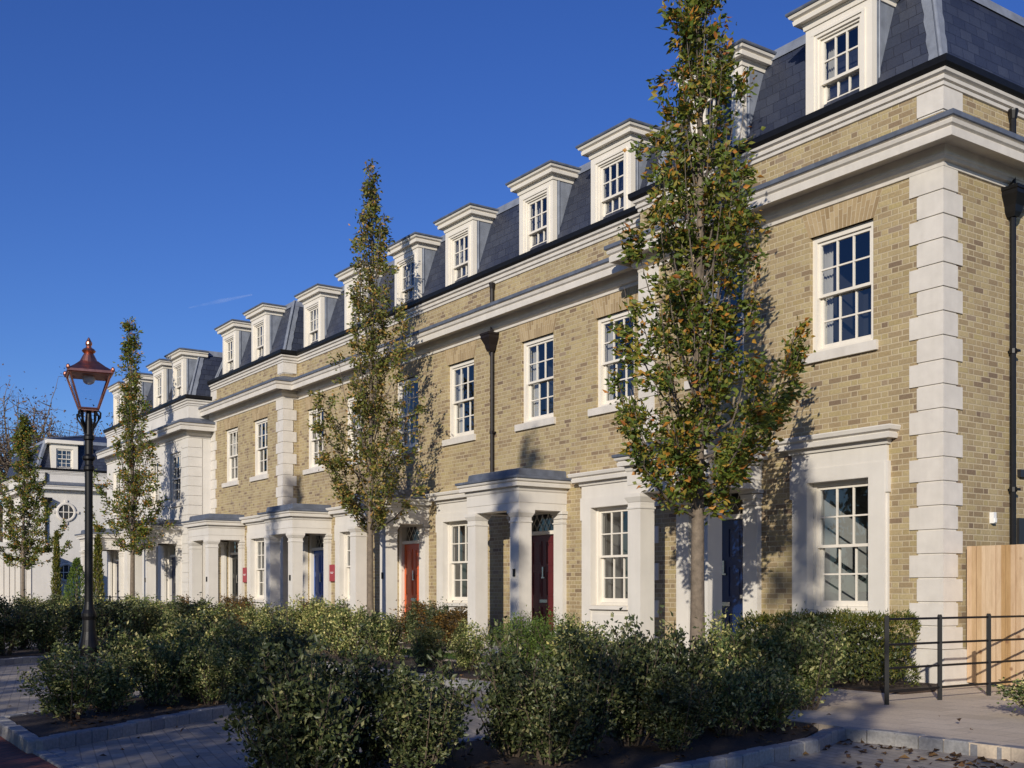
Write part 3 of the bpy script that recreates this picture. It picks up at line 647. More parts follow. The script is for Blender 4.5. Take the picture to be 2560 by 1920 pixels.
# pavement slab with real edge
KB = -4.45
m = MB(); m.box(-60, 30, KB, .5, -.14, 0); struct(m.build('pavement', M['paving']))
def setts(name, pts, w=.14, L=.24, h=0.0, zb=-.14, proud=0):
    """row of granite setts along a polyline"""
    m = MB(); rng = random.Random(5)
    for (ax, ay), (bx, by) in zip(pts, pts[1:]):
        l = math.hypot(bx-ax, by-ay); ux, uy = (bx-ax)/l, (by-ay)/l; n = max(1, int(l/L)); s = l/n
        for i in range(n):
            a0 = i*s+.006; a1 = (i+1)*s-.006; z = h+rng.uniform(-.006, .006); ww = w+rng.uniform(-.008, .008)
            c = [(ax+ux*t-uy*o_, ay+uy*t+ux*o_) for t, o_ in ((a0, -ww/2), (a1, -ww/2), (a1, ww/2), (a0, ww/2))]
            q = .012; ci = [(x+(sum(p[0] for p in c)/4-x)*.12, y+(sum(p[1] for p in c)/4-y)*.12) for x, y in c]
            m.add([(x, y, zb) for x, y in c]+[(x, y, z-q) for x, y in c]+[(x, y, z) for x, y in ci],
                  [(0, 1, 5, 4), (1, 2, 6, 5), (2, 3, 7, 6), (3, 0, 4, 7), (4, 5, 9, 8), (5, 6, 10, 9), (6, 7, 11, 10), (7, 4, 8, 11), (8, 9, 10, 11)])
    return struct(m.build(name, M['sett']))
def bed(name, pts, z=.0):
    m = MB(); n = len(pts)
    m.add([(x, y, z) for x, y in pts]+[(x, y, -.13) for x, y in pts], [tuple(range(n))]+[(i, (i+n), (i+1) % n+n, (i+1) % n) for i in range(n)])
    return struct(m.build(name, M['soil']))
# near bed (between two parking bays), bed with lamp, far left bed
bedC = [(2.85, -7.6), (2.62, -6.4), (2.35, -5.3), (2.05, -4.75), (1.75, -4.5), (.35, -4.5), (.75, -6.2), (1.15, -8.2), (1.35, -10.25), (3.2, -10.25)]
bed('planting_bed', bedC)
setts('kerb', [(3.3, -10.3), (2.92, -7.6), (2.69, -6.4), (2.42, -5.27), (2.15, -4.72), (2.1, -4.5), (2.6, -4.42), (3.7, -4.38), (8, -4.36)], .12, .2, .006)
setts('kerb', [(1.27, -10.25), (1.07, -8.2), (.67, -6.2), (.27, -4.5)], .12, .2, .006)
bedA = [(-2.75, -10.2), (-1.05, -10.25), (-2.9, -7.95), (-3.95, -6.3), (-5.7, -6.3), (-4.6, -7.9)]
bed('planting_bed', bedA)
setts('kerb', [(-2.85, -10.27), (-.98, -10.32), (-2.83, -7.95), (-3.88, -6.23), (-5.8, -6.23), (-4.68, -7.9), (-2.88, -10.2)], .12, .2, .006)
bedB = [(-14.0, -10.2), (-10.9, -10.2), (-13.0, -7.6), (-15.2, -4.5), (-18.5, -4.5)]
bed('planting_bed', bedB); setts('kerb', [(-14.1, -10.27), (-10.8, -10.27), (-12.93, -7.6), (-15.12, -4.5)], .12, .2, .006)
for i, yy in enumerate((-10.19, -10.29)): setts('channel', [(-30, yy), (4.5, yy)], .1, .2, -.085)
setts('kerb', [(-15.1, KB), (.27, KB)], .12, .2, .006); setts('kerb', [(-40, KB), (-18.5, KB)], .12, .2, .006)
# tree row bed, house-front beds, grass strip
bed('planting_bed', [(-34, -4.3), (.75, -4.3), (.85, -3.9), (.6, -3.0), (-.6, -2.75), (-34, -2.75)], .02)
bed('planting_bed', [(-2.4, -1.5), (.5, -1.5), (.5, -.9), (.05, -.1), (-2.4, -.1)], .02)
for a, b, y in ((-7.9, -6.1, .4), (-13.1, -10.2, .4), (-18.1, -15.3, .4), (-23, -20.4, 0), (-26, -25, 0)): bed('planting_bed', [(a, -.95), (b, -.95), (b, y), (a, y)], .02)
sheet('lawn_strip', [(-34, -2.35), (-2.0, -2.35), (-1.2, -1.9), (-1.4, -1.55), (-34, -1.55)], .012, M['lawn'])
rng = np.random.default_rng(3)
def leaf_mesh(name, P, A, L, W, material, parent=None, rng=rng, fold=.25, N=None):
    """P base points, A axes (unit), L lengths, W widths -> one mesh of folded leaves"""
    n = len(P); Rv = rng.normal(size=(n, 3)) if N is None else N
    Sd = np.cross(A, Rv); Sd /= np.linalg.norm(Sd, axis=1)[:, None]+1e-9
    Nn = np.cross(Sd, A)
    m_ = P+A*(L*.45)[:, None]
    v = np.empty((n, 4, 3)); v[:, 0] = P; v[:, 1] = m_+Sd*(W*.5)[:, None]+Nn*(W*fold)[:, None]; v[:, 2] = P+A*L[:, None]-Nn*(L*.08)[:, None]; v[:, 3] = m_-Sd*(W*.5)[:, None]+Nn*(W*fold)[:, None]
    b = np.arange(n)*4
    f = np.stack([np.stack([b, b+1, b+2], 1), np.stack([b, b+2, b+3], 1)], 1).reshape(-1)
    me = bpy.data.meshes.new(name); me.vertices.add(4*n); me.vertices.foreach_set('co', v.reshape(-1))
    nf = 2*n; me.loops.add(3*nf); me.loops.foreach_set('vertex_index', f.astype(np.int32)); me.polygons.add(nf)
    me.polygons.foreach_set('loop_start', np.arange(nf, dtype=np.int32)*3); me.polygons.foreach_set('loop_total', np.full(nf, 3, np.int32))
    me.update(calc_edges=True); me.materials.append(material)
    o = bpy.data.objects.new(name, me); col.objects.link(o)
    if parent is not None: o.parent = parent
    return o
def unit(a): return a/(np.linalg.norm(a, axis=1)[:, None]+1e-9)
n = 9000; P = np.stack([rng.uniform(-34, -1.5, n), rng.uniform(-2.33, -1.57, n), np.full(n, .01)], 1); k = rng.random(n) < .7; P[k, 0] = rng.uniform(-14, -1.5, k.sum())
A = unit(np.stack([rng.normal(0, .35, n), rng.normal(0, .35, n), np.ones(n)], 1)); struct(leaf_mesh('grass', P, A, rng.uniform(.03, .06, n), np.full(n, .012), M['grass']), 'stuff')
# fallen leaves on paving and in the beds
n = 4200; P = np.stack([rng.uniform(-5, 8, n), rng.uniform(-10, -3.2, n), np.full(n, -.09)], 1)
def inside(pts, x, y):
    r_ = np.zeros(len(x), bool); q = len(pts)
    for i in range(q):
        x0, y0 = pts[i]; x1, y1 = pts[(i+1) % q]
        c = ((y0 > y) != (y1 > y)) & (x < (x1-x0)*(y-y0)/(y1-y0+1e-12)+x0); r_ ^= c
    return r_
ins = inside(bedC, P[:, 0], P[:, 1]) | inside(bedA, P[:, 0], P[:, 1]); keep = ins | (rng.random(n) < .06); P[ins, 2] = .012; P = P[keep]; P[P[:, 1] > KB-.1, 2] = .032
n = len(P); A = unit(np.stack([rng.normal(size=n), rng.normal(size=n), rng.uniform(.0, .35, n)], 1)); up = np.tile([0, 0, 1.], (n, 1))+rng.normal(0, .3, (n, 3))
struct(leaf_mesh('fallen_leaves', P, A, rng.uniform(.03, .08, n), rng.uniform(.02, .05, n), M['leaf_fallen'], N=up), 'stuff')
n = 1500; P = np.stack([rng.uniform(2.2, 5.5, n), rng.uniform(-6.6, -4.5, n), np.full(n, -.092)], 1); P = P[(~inside(bedC, P[:, 0], P[:, 1])) & (rng.random(n) < np.exp(-(P[:, 1]+4.5)**2*1.2))][:230]
n = len(P); A = unit(np.stack([rng.normal(size=n), rng.normal(size=n), rng.uniform(.0, .35, n)], 1)); up = np.tile([0, 0, 1.], (n, 1))+rng.normal(0, .3, (n, 3))
struct(leaf_mesh('fallen_leaves', P, A, rng.uniform(.04, .09, n), rng.uniform(.03, .06, n), M['leaf_fallen'], N=up), 'stuff')

# ------------------------------------------------------------------ trees
def bez(a, b, c, t): return a*(1-t)**2+b*2*t*(1-t)+c*t*t
def columnar_tree(name, loc, label, H, clear, Rmax, nb, nleaf, lsize, leafmat, seed, tr=.085, group='slim street trees in front of the terrace', cat='tree', prof=None, sig=.10, lean=(0, 0)):
    rng = np.random.default_rng(seed)
    root = empty(name, loc, label, cat, group)
    prof = prof or [(0, .35), (.06, .8), (.15, 1.0), (.34, .92), (.48, .66), (.60, .45), (.72, .33), (.85, .25), (.94, .17), (1, .05)]
    rad = lambda z: Rmax*np.interp((z-clear)/(H-clear), [p_[0] for p_ in prof], [p_[1] for p_ in prof])
    tp = []; trd = []
    for i in range(12):
        t = i/11; z = H*.97*t; tp.append((lean[0]*t*t*H+.05*math.sin(t*5+seed)*t, lean[1]*t*t*H+.05*math.cos(t*4+seed)*t, z)); trd.append(max(.008, tr*(1-t)**.9*(1.15 if i == 0 else 1)))
    m = MB(); m.tube(tp, trd, 10)
    tw = m.build('trunk', M['bark']); tw.parent = root; tw.data.polygons.foreach_set('use_smooth', [True]*len(tw.data.polygons))
    br = MB(); cent = []; wt = []
    ax = lambda z: np.array([np.interp(z/(H*.97), np.linspace(0, 1, 12), [q[0] for q in tp]), np.interp(z/(H*.97), np.linspace(0, 1, 12), [q[1] for q in tp]), z])
    for i in range(nb):
        u = (i+rng.random())/nb; zb = clear-.05+(H-clear)*.9*u**1.35
        az = i*2.399963+rng.normal(0, .35); 
        L = rng.uniform(.8, 1.5)*(1.0+.5*(1-u)); ze = min(zb+L*(.45+.7*min(1, u*3.5))+.2, H-.02); r = rad(ze)*rng.uniform(.35, 1.12)
        a = ax(zb); c = ax(ze)+np.array([math.cos(az)*r, math.sin(az)*r, 0]); b = a*.5+c*.5+np.array([math.cos(az)*r*.32, math.sin(az)*r*.32, -.18*L])
        pts = [bez(a, b, c, t) for t in np.linspace(0, 1, 7)]
        r0 = .014*(1-u)+.006
        br.tube(pts, [r0*(1-.8*t) for t in np.linspace(0, 1, 7)], 5)
        ntw = max(4, int(7+9*(r/Rmax)))
        for j in range(ntw):
            t = rng.uniform(.1, 1.0); q = bez(a, b, c, t)
            d = unit(rng.normal(size=(1, 3)))[0]; d[2] = abs(d[2])*.6+.1; out = np.array([math.cos(az), math.sin(az), .2]); d = d*.6+out*.4
            e = q+d*rng.uniform(.08, .30)*(.5+.6*min(1, r/.6))
            br.tube([q, (q+e)/2+rng.normal(0, .012, 3), e], [.006, .005, .003], 4)
            cent.append((q, e)); wt.append(rng.gamma(2.2)*(.75+.5*r/Rmax))
    bo = br.build('branches', M['twig']); bo.parent = root
    wt = np.array(wt); cnt = rng.multinomial(nleaf, wt/wt.sum())
    Pl = []; Al = []
    for (q, e), k in zip(cent, cnt):
        if k == 0: continue
        t = rng.random((k, 1))**.7; base = q+(e-q)*t+rng.normal(0, sig*.55, (k, 3))
        dirs = unit((e-q)[None]*2+rng.normal(0, .9, (k, 3))*np.linalg.norm(e-q)+np.array([0, 0, -.10]))
        Pl.append(base); Al.append(dirs)
    Pl = np.concatenate(Pl); Al = np.concatenate(Al); k = len(Pl)
    lf = leaf_mesh('crown', Pl, Al, lsize*rng.uniform(.7, 1.25, k), lsize*.55*rng.uniform(.7, 1.2, k), M[leafmat], root, rng)
    return root
columnar_tree('street_tree', (-1.58, -2.63, 0), 'nearest slim street tree with green and rust leaves, its top beyond the photo edge', 10.3, 2.05, 1.28, 108, 20000, .09, 'leaf_pear', 11, tr=.095)
columnar_tree('street_tree', (-12.9, -1.2, 0), 'slim street tree with olive leaves in front of the orange door', 10.2, 2.35, 1.26, 92, 13000, .09, 'leaf_pear_olive', 29, tr=.08)
columnar_tree('street_tree', (-26.5, -2.3, 0), 'slim street tree beside the copper topped lamp post, in front of the white house', 9.5, 2.3, 1.32, 82, 10500, .098, 'leaf_pear', 37, tr=.085)
columnar_tree('street_tree', (-40.9, -2.6, 0), 'leftmost slim street tree, cut by the left edge of the photo', 8.4, 2.1, 1.9, 84, 13000, .115, 'leaf_pear', 41, tr=.09)
# trees on the other side of the road, outside the frame
for i, (x, hh, lab) in enumerate(((11.35, 10.0, 'nearest house front'), (4.35, 11.6, 'dark red door'), (-6.6, 11.7, 'far quoined bay'))):
    columnar_tree('street_tree', (x, -17, -.1), 'street tree on the near side of the road, shading the '+lab, hh, 2.2, 1.25, 56, 6800, .14, 'leaf_cast', 51+i, group='street trees behind the viewpoint')

def broad_tree(name, loc, label, H, clear, Rx, nleaf, lsize, leafmat, seed, group=None, tr=.22, nb=26, sig=.35, wood='bark', cluster=40, ztop=None):
    rng = np.random.default_rng(seed); root = empty(name, loc, label, 'tree', group)
    m = MB(); m.tube([(0, 0, 0), (.05, 0, clear*.6), (0, .08, clear), (.1, 0, H*.55), (.1, .1, H*.8)], [tr*1.2, tr, tr*.9, tr*.5, tr*.2], 9); t_ = m.build('trunk', M[wood]); t_.parent = root
    br = MB(); ends = []
    for i in range(nb):
        u = i/nb; az = i*2.4+rng.normal(0, .3); zb = clear*.8+(H-clear)*.55*u
        el = R(rng.uniform(25, 70)); zc = clear+(H-clear)*.5; 
        d = np.array([math.cos(az)*math.cos(el), math.sin(az)*math.cos(el), math.sin(el)])
        L = Rx*rng.uniform(.75, 1.1); a = np.array([0, 0, zb]); c = a+d*L*np.array([1, 1, (H-clear)/(2*Rx)*1.1]); c[2] = min(c[2], H)
        b = (a+c)/2+np.array([math.cos(az), math.sin(az), 0])*.2*L
        br.tube([bez(a, b, c, t) for t in np.linspace(0, 1, 6)], [tr*.4*(1-.85*t) for t in np.linspace(0, 1, 6)], 5)
        for j in range(cluster//6):
            t = rng.uniform(.3, 1); q = bez(a, b, c, t); e = q+unit(rng.normal(size=(1, 3)))[0]*rng.uniform(.3, 1.0)*Rx*.35
            br.tube([q, (q+e)/2+rng.normal(0, .05, 3), e], [tr*.1, tr*.07, tr*.03], 4); ends.append(e)
            for k in range(2):
                e2 = e+unit(rng.normal(size=(1, 3)))[0]*rng.uniform(.2, .6)*Rx*.2; br.tube([e, e2], [tr*.04, tr*.02], 3); ends.append(e2)
    b_ = br.build('branches', M[wood]); b_.parent = root
    ends = np.array(ends); idx = rng.integers(0, len(ends), nleaf)
    P = ends[idx]+rng.normal(0, sig, (nleaf, 3)); A = unit(rng.normal(size=(nleaf, 3)))
    if ztop:
        lo = P[:, 2] > ztop; P[lo, 2] = ztop-rng.random(lo.sum())*1.2
        fl = rng.random(nleaf) < .05; P[fl, 2] = ztop-.9*rng.random(fl.sum())-.12*np.hypot(P[fl, 0], P[fl, 1])
    leaf_mesh('crown', P, A, lsize*rng.uniform(.7, 1.3, nleaf), lsize*.6*rng.uniform(.7, 1.2, nleaf), M[leafmat], root, rng)
    return root
broad_tree('autumn_tree', (-80, 4.5, 0), 'tall half bare autumn tree with purple brown twigs behind the far roofs', 16.4, 4, 5.2, 5200, .2, 'leaf_far', 71, tr=.3, nb=80, sig=.45, cluster=110)
broad_tree('autumn_tree', (-78, 8.2, 0), 'smaller half bare autumn tree right of the tall one, behind the far roof', 15.0, 4, 4.0, 3600, .2, 'leaf_far', 72, tr=.26, nb=64, sig=.4, cluster=100)
# row of broad trees behind the viewpoint whose crowns shade the road and beds
for i in range(17):
    x = -20+3.35*i+.4*math.sin(i*2.3); y = -25+.5*math.sin(i*1.3)
    broad_tree('broad_tree', (x, y, -.1), 'broad leafy tree on the far side of the road, behind the viewpoint', 8.0, 1.4, 2.5, 1300 if i in (8, 9) else 3000, .30, 'leaf_cast', 80+i, group='broad trees behind the viewpoint', nb=24, sig=.36, ztop=8.55).scale = (1, .5, 1)

# ------------------------------------------------------------------ shrubs
def shrub_proto(kind, seed, h, r, nst, nleaf, ls, leafmat, sig=.05, upright=.5, wr=.55, name='shrub', tmin=.06):
    """returns (foliage mesh, stems mesh)"""
    rng = np.random.default_rng(seed); br = MB(); seg = []; wt = []
    for i in range(nst):
        az = i*2.4+rng.normal(0, .4); rr = r*math.sqrt((i+.5)/nst)*rng.uniform(.75, 1.15); hh = h*(1-.28*(rr/r)**2)*rng.uniform(.72, 1.08)
        a = np.array([math.cos(az)*rr*.25, math.sin(az)*rr*.25, 0]); c = np.array([math.cos(az)*rr, math.sin(az)*rr, hh]); b = np.array([math.cos(az)*rr*(.9-.5*upright), math.sin(az)*rr*(.9-.5*upright), hh*.45])
        br.tube([bez(a, b, c, t) for t in np.linspace(0, 1, 5)], [.009, .008, .006, .005, .003], 4)
        for j in range(9):
            t = rng.uniform(tmin, 1)**.8; q = bez(a, b, c, t); d = unit(rng.normal(size=(1, 3)))[0]; d[2] = abs(d[2])*.8+.2; e = q+d*rng.uniform(.06, .17)*(r/.4)**.5
            br.tube([q, e], [.004, .002], 3); seg.append((q, e)); wt.append(rng.gamma(2.5))
    wt = np.array(wt); cnt = rng.multinomial(nleaf, wt/wt.sum()); P = []; A = []
    for (q, e), k in zip(seg, cnt):
        if k == 0: continue
        t = rng.random((k, 1))**.6; P.append(q+(e-q)*t+rng.normal(0, sig, (k, 3)))
        A.append(unit(unit((e-q)[None])*.9+rng.normal(0, .75, (k, 3))+np.array([0, 0, .25])))
    P = np.concatenate(P); A = np.concatenate(A); ok = P[:, 2] > .02; P = P[ok]; A = A[ok]; k = len(P)
    f = leaf_mesh('foliage', P, A, ls*rng.uniform(.5, 1.45, k), ls*wr*rng.uniform(.6, 1.4, k), M[leafmat], None, rng)
    s = br.build('stems', M['stem'])
    fm, sm = f.data, s.data; bpy.data.objects.remove(f); bpy.data.objects.remove(s)
    return fm, sm
PROTO = {}
def proto(key, *a, **k): PROTO[key] = [shrub_proto(key, s, *a, **k) for s in (hash_seed(key), hash_seed(key)+1, hash_seed(key)+2)]
def hash_seed(k): return sum(ord(c) for c in k)*7
proto('dark', .85, .40, 18, 4400, .046, 'leaf_dark', sig=.045)
proto('dark_thin', .75, .17, 7, 950, .046, 'leaf_dark', sig=.035, upright=.8)
proto('var', .85, .42, 18, 4300, .046, 'leaf_var', sig=.045)
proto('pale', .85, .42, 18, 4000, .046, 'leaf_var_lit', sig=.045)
proto('green', .85, .5, 26, 6000, .045, 'leaf_green', sig=.05, wr=.28)
proto('low', .48, .36, 18, 2600, .04, 'leaf_var', sig=.05)
proto('bronze', .9, .22, 11, 2000, .045, 'leaf_bronze', sig=.045, upright=.9)
proto('upright', 1.0, .16, 8, 1800, .045, 'leaf_green', sig=.03, upright=.95, wr=.25)
SH = {}
def shrub(kind, x, y, h, r, label, rot=None, name=None, group=None, z=0):
    i = SH.get(kind, 0); SH[kind] = i+1
    fm, sm = PROTO[kind][i % 3]
    h0 = {'low': .48, 'dark_thin': .75, 'bronze': .9, 'upright': 1.0}.get(kind, .85); r0 = {'dark': .4, 'dark_thin': .17, 'green': .5, 'low': .36, 'bronze': .22, 'upright': .16}.get(kind, .42)
    o = empty(name or {'dark': 'evergreen_shrub', 'dark_thin': 'evergreen_shrub', 'green': 'green_shrub', 'bronze': 'bronze_hedge_plant', 'upright': 'upright_shrub'}.get(kind, 'variegated_shrub'), (x, y, z), label, 'shrub', group)
    o.scale = (r/r0, r/r0, h/h0); o.rotation_euler = (0, 0, (i*2.1) if rot is None else rot)
    for nm, me in (('foliage', fm), ('stems', sm)):
        c = bpy.data.objects.new(nm, me); col.objects.link(c); c.parent = o
    return o
ORD = ['first', 'second', 'third', 'fourth', 'fifth', 'sixth', 'seventh', 'eighth', 'ninth', 'tenth', 'eleventh', 'twelfth', 'thirteenth', 'fourteenth', 'fifteenth', 'sixteenth']
CAM = Vector((8.328, -12.229, 1.17)); DV = (-.82244, .56885); RV = (.56885, .82244)
# near bed: dark shrubs in shade (x, y, height, radius, kind)
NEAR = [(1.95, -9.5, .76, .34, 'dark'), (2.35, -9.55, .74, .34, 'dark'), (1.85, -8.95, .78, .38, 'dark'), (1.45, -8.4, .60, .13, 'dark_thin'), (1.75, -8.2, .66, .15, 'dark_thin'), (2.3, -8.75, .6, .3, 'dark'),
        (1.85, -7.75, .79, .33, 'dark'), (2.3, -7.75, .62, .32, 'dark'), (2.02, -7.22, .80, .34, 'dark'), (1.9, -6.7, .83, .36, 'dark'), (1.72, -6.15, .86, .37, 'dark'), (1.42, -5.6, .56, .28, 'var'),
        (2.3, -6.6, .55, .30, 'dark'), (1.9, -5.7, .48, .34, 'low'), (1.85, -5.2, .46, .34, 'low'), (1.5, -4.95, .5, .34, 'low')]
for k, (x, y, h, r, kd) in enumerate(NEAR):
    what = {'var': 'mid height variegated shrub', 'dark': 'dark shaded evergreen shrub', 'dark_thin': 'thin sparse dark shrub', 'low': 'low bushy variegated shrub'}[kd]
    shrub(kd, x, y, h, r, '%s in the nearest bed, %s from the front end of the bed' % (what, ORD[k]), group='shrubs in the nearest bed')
# sunlit row between bays and pavement
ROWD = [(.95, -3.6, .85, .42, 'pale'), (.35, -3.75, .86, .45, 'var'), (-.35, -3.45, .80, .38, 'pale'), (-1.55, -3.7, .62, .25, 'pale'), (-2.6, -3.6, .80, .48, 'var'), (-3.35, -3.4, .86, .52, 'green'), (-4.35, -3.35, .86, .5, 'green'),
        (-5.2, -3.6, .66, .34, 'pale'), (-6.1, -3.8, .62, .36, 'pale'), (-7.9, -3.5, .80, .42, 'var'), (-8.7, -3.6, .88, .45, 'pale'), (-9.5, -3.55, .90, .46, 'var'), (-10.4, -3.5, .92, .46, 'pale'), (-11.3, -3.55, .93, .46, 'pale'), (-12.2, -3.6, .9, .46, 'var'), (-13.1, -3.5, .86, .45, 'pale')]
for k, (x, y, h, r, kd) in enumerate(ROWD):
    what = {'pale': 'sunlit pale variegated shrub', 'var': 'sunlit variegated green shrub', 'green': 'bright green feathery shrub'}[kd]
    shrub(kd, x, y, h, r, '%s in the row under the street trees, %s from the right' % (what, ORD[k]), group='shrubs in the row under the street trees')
# lamp bed
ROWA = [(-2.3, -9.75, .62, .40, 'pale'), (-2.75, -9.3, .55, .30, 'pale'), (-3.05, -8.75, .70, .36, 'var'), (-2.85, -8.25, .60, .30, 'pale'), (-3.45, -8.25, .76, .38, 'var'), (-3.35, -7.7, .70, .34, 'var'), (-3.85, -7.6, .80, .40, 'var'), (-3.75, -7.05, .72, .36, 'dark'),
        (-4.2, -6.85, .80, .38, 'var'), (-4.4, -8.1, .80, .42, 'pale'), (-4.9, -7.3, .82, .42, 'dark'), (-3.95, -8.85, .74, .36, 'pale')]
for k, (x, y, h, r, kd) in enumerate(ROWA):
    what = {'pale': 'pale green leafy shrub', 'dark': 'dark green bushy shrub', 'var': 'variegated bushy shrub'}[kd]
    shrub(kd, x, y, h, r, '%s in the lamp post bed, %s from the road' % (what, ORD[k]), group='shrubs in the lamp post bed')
ROWB = [(-13.4, -8.3, .95, .55, 'dark'), (-13.9, -7.5, .95, .55, 'var'), (-14.4, -6.7, .95, .55, 'dark'), (-15.1, -5.9, .95, .55, 'dark'), (-15.8, -5.1, .95, .55, 'var'), (-14.6, -8.9, .95, .5, 'dark'), (-15.4, -7.6, .95, .5, 'dark')]
for k, (x, y, h, r, kd) in enumerate(ROWB):
    shrub(kd, x, y, h, r, 'dark hedge shrub in the far left bed, %s from the road' % ORD[k], group='hedge shrubs in the far left bed')
FAR = [(-16.3, -3.4, 'var'), (-17.6, -3.3, 'dark'), (-19, -3.5, 'pale'), (-20.6, -3.3, 'var'), (-22.3, -3.4, 'pale'), (-24, -3.5, 'var'), (-26.5, -3.4, 'pale'), (-28.5, -3.6, 'var'), (-31, -3.4, 'dark'), (-33.5, -3.7, 'pale'), (-36, -5, 'var'), (-38, -6, 'dark')]
for k, (x, y, kd) in enumerate(FAR):
    shrub(kd, x, y, .92, .7, 'distant hedge shrub before the white houses, %s from the right' % ORD[k], group='distant hedge shrubs')
BRZ = [(-20.9, -.75), (-21.35, -.75), (-21.8, -.72), (-22.3, -.75), (-22.75, -.7), (-25.2, -.8), (-25.7, -.9)]
for k, (x, y) in enumerate(BRZ):
    shrub('bronze', x, y, .95, .26, 'bronze leaved hedge plant before the far quoined bay, %s from the right' % ORD[k], group='bronze hedge plants')
for k, (x, y) in enumerate([(-26.6, -2.1), (-27.1, -2.1), (-26.1, -2.0)]):
    shrub('upright', x, y, 1.0, .2, 'thin upright green shrub by the white house, %s from the right' % ['second', 'third', 'first'][k], group='thin upright green shrubs')
for k, (x, y, kd) in enumerate([(-10.5, -.35, 'bronze'), (-10.95, -.3, 'bronze'), (-11.4, -.3, 'dark'), (-11.9, -.3, 'bronze'), (-12.4, -.25, 'dark'), (-12.9, -.3, 'bronze'), (-16.0, -.3, 'dark'), (-16.6, -.3, 'bronze'), (-17.2, -.3, 'dark'), (-17.8, -.3, 'bronze')]):
    shrub(kd, x, y, .85, .36, 'tawny and green hedge plant along the house fronts, %s from the right' % ORD[k], group='hedge plants along the house fronts', name='hedge_plant')
shrub('low', 2.75, -2.45, .34, .42, 'small low shrub with tan leaves at the right edge of the photo, before the railing')

def hedge_block(x0, x1, y0, y1, h, label, seed, leafmat='leaf_yew', n=5200, ls=.045):
    rng = np.random.default_rng(seed); o = empty('yew_hedge', ((x0+x1)/2, (y0+y1)/2, 0), label, 'hedge', 'clipped hedges under the near window')
    w, d = (x1-x0)/2, (y1-y0)/2
    P = rng.uniform(-1, 1, (n, 3)); ax = rng.integers(0, 3, n); s = np.where(rng.random(n) < .5, -1., 1.); s[ax == 2] = 1
    dep = 1-rng.random(n)**2*.35
    for a in range(3): P[ax == a, a] = (s*dep)[ax == a]
    P = P*np.array([w, d, h/2])+np.array([0, 0, h/2]); bump_ = .05*np.sin(P[:, 0]*9+seed)+.04*np.sin(P[:, 2]*11)+.03*np.sin(P[:, 1]*13)
    P[:, 1] += bump_*np.sign(P[:, 1]); P[:, 2] = P[:, 2]*(1+bump_*.8); P[:, 0] += bump_*np.sign(P[:, 0])
    ok = P[:, 2] > .05+.06*rng.random(n); P = P[ok]; P += rng.normal(0, .022, P.shape); k = len(P)
    A = unit(P/np.array([w, d, h])*.7+rng.normal(0, .6, (k, 3))+np.array([0, 0, .4]))
    leaf_mesh('foliage', P, A, ls*rng.uniform(.7, 1.4, k), ls*.3*rng.uniform(.8, 1.4, k), M[leafmat], o, rng)
    m = MB()
    for i in range(9):
        x, y = rng.uniform(-w*.8, w*.8), rng.uniform(-d*.6, d*.6)
        m.tube([(x, y, 0), (x+rng.normal(0, .05), y+rng.normal(0, .05), h*.5), (x+rng.normal(0, .1), y+rng.normal(0, .1), h*.9)], [.014, .01, .004], 5)
    c = m.build('stems', M['stem']); c.parent = o
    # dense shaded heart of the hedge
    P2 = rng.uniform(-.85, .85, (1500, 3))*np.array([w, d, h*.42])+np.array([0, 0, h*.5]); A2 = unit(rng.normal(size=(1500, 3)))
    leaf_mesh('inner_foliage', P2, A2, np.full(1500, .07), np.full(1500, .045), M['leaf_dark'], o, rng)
hedge_block(-.92, .2, -1.4, -.75, .83, 'clipped green hedge in front of the near corner, right of the two', 5, n=7000)
hedge_block(-2.2, -.98, -1.35, -.75, .79, 'clipped green hedge under the near window, left of the two', 9, n=6500)

def cypress(x, y, h, r, label, seed, name='cypress_tree', leafmat='leaf_yew', n=2600, ls=.09):
    rng = np.random.default_rng(seed); o = empty(name, (x, y, 0), label, 'conifer')
    t = rng.random(n)**1.0; rad = r*np.minimum(1, (1-t)**.7*1.25)*np.minimum(1, .55+t*4)*(1-rng.random(n)**2*.5); az = rng.uniform(0, 6.283, n)
    P = np.stack([np.cos(az)*rad, np.sin(az)*rad, .15+t*(h-.2)], 1)+rng.normal(0, .02, (n, 3))
    A = unit(np.stack([np.cos(az)*.5, np.sin(az)*.5, np.ones(n)], 1)+rng.normal(0, .3, (n, 3)))
    leaf_mesh('crown', P, A, ls*rng.uniform(.8, 1.6, n), ls*.4*rng.uniform(.8, 1.4, n), M[leafmat], o, rng)
    m = MB(); m.tube([(0, 0, 0), (0, 0, h*.5), (0, 0, h*.92)], [.06, .04, .01], 6); c = m.build('trunk', M['bark']); c.parent = o

cypress(-38.05, -1.94, 3.5, .15, 'thin dark pencil cypress before the porthole house, left of the lamp post', 3)
cypress(-33.0, -1.66, 3.45, .19, 'thin dark pencil cypress against the white house, right of the lamp post', 4)
cypress(-29.25, -3.27, 2.2, .45, 'small bright green conical conifer just left of the lamp post', 5, name='conifer', leafmat='leaf_green', ls=.07)

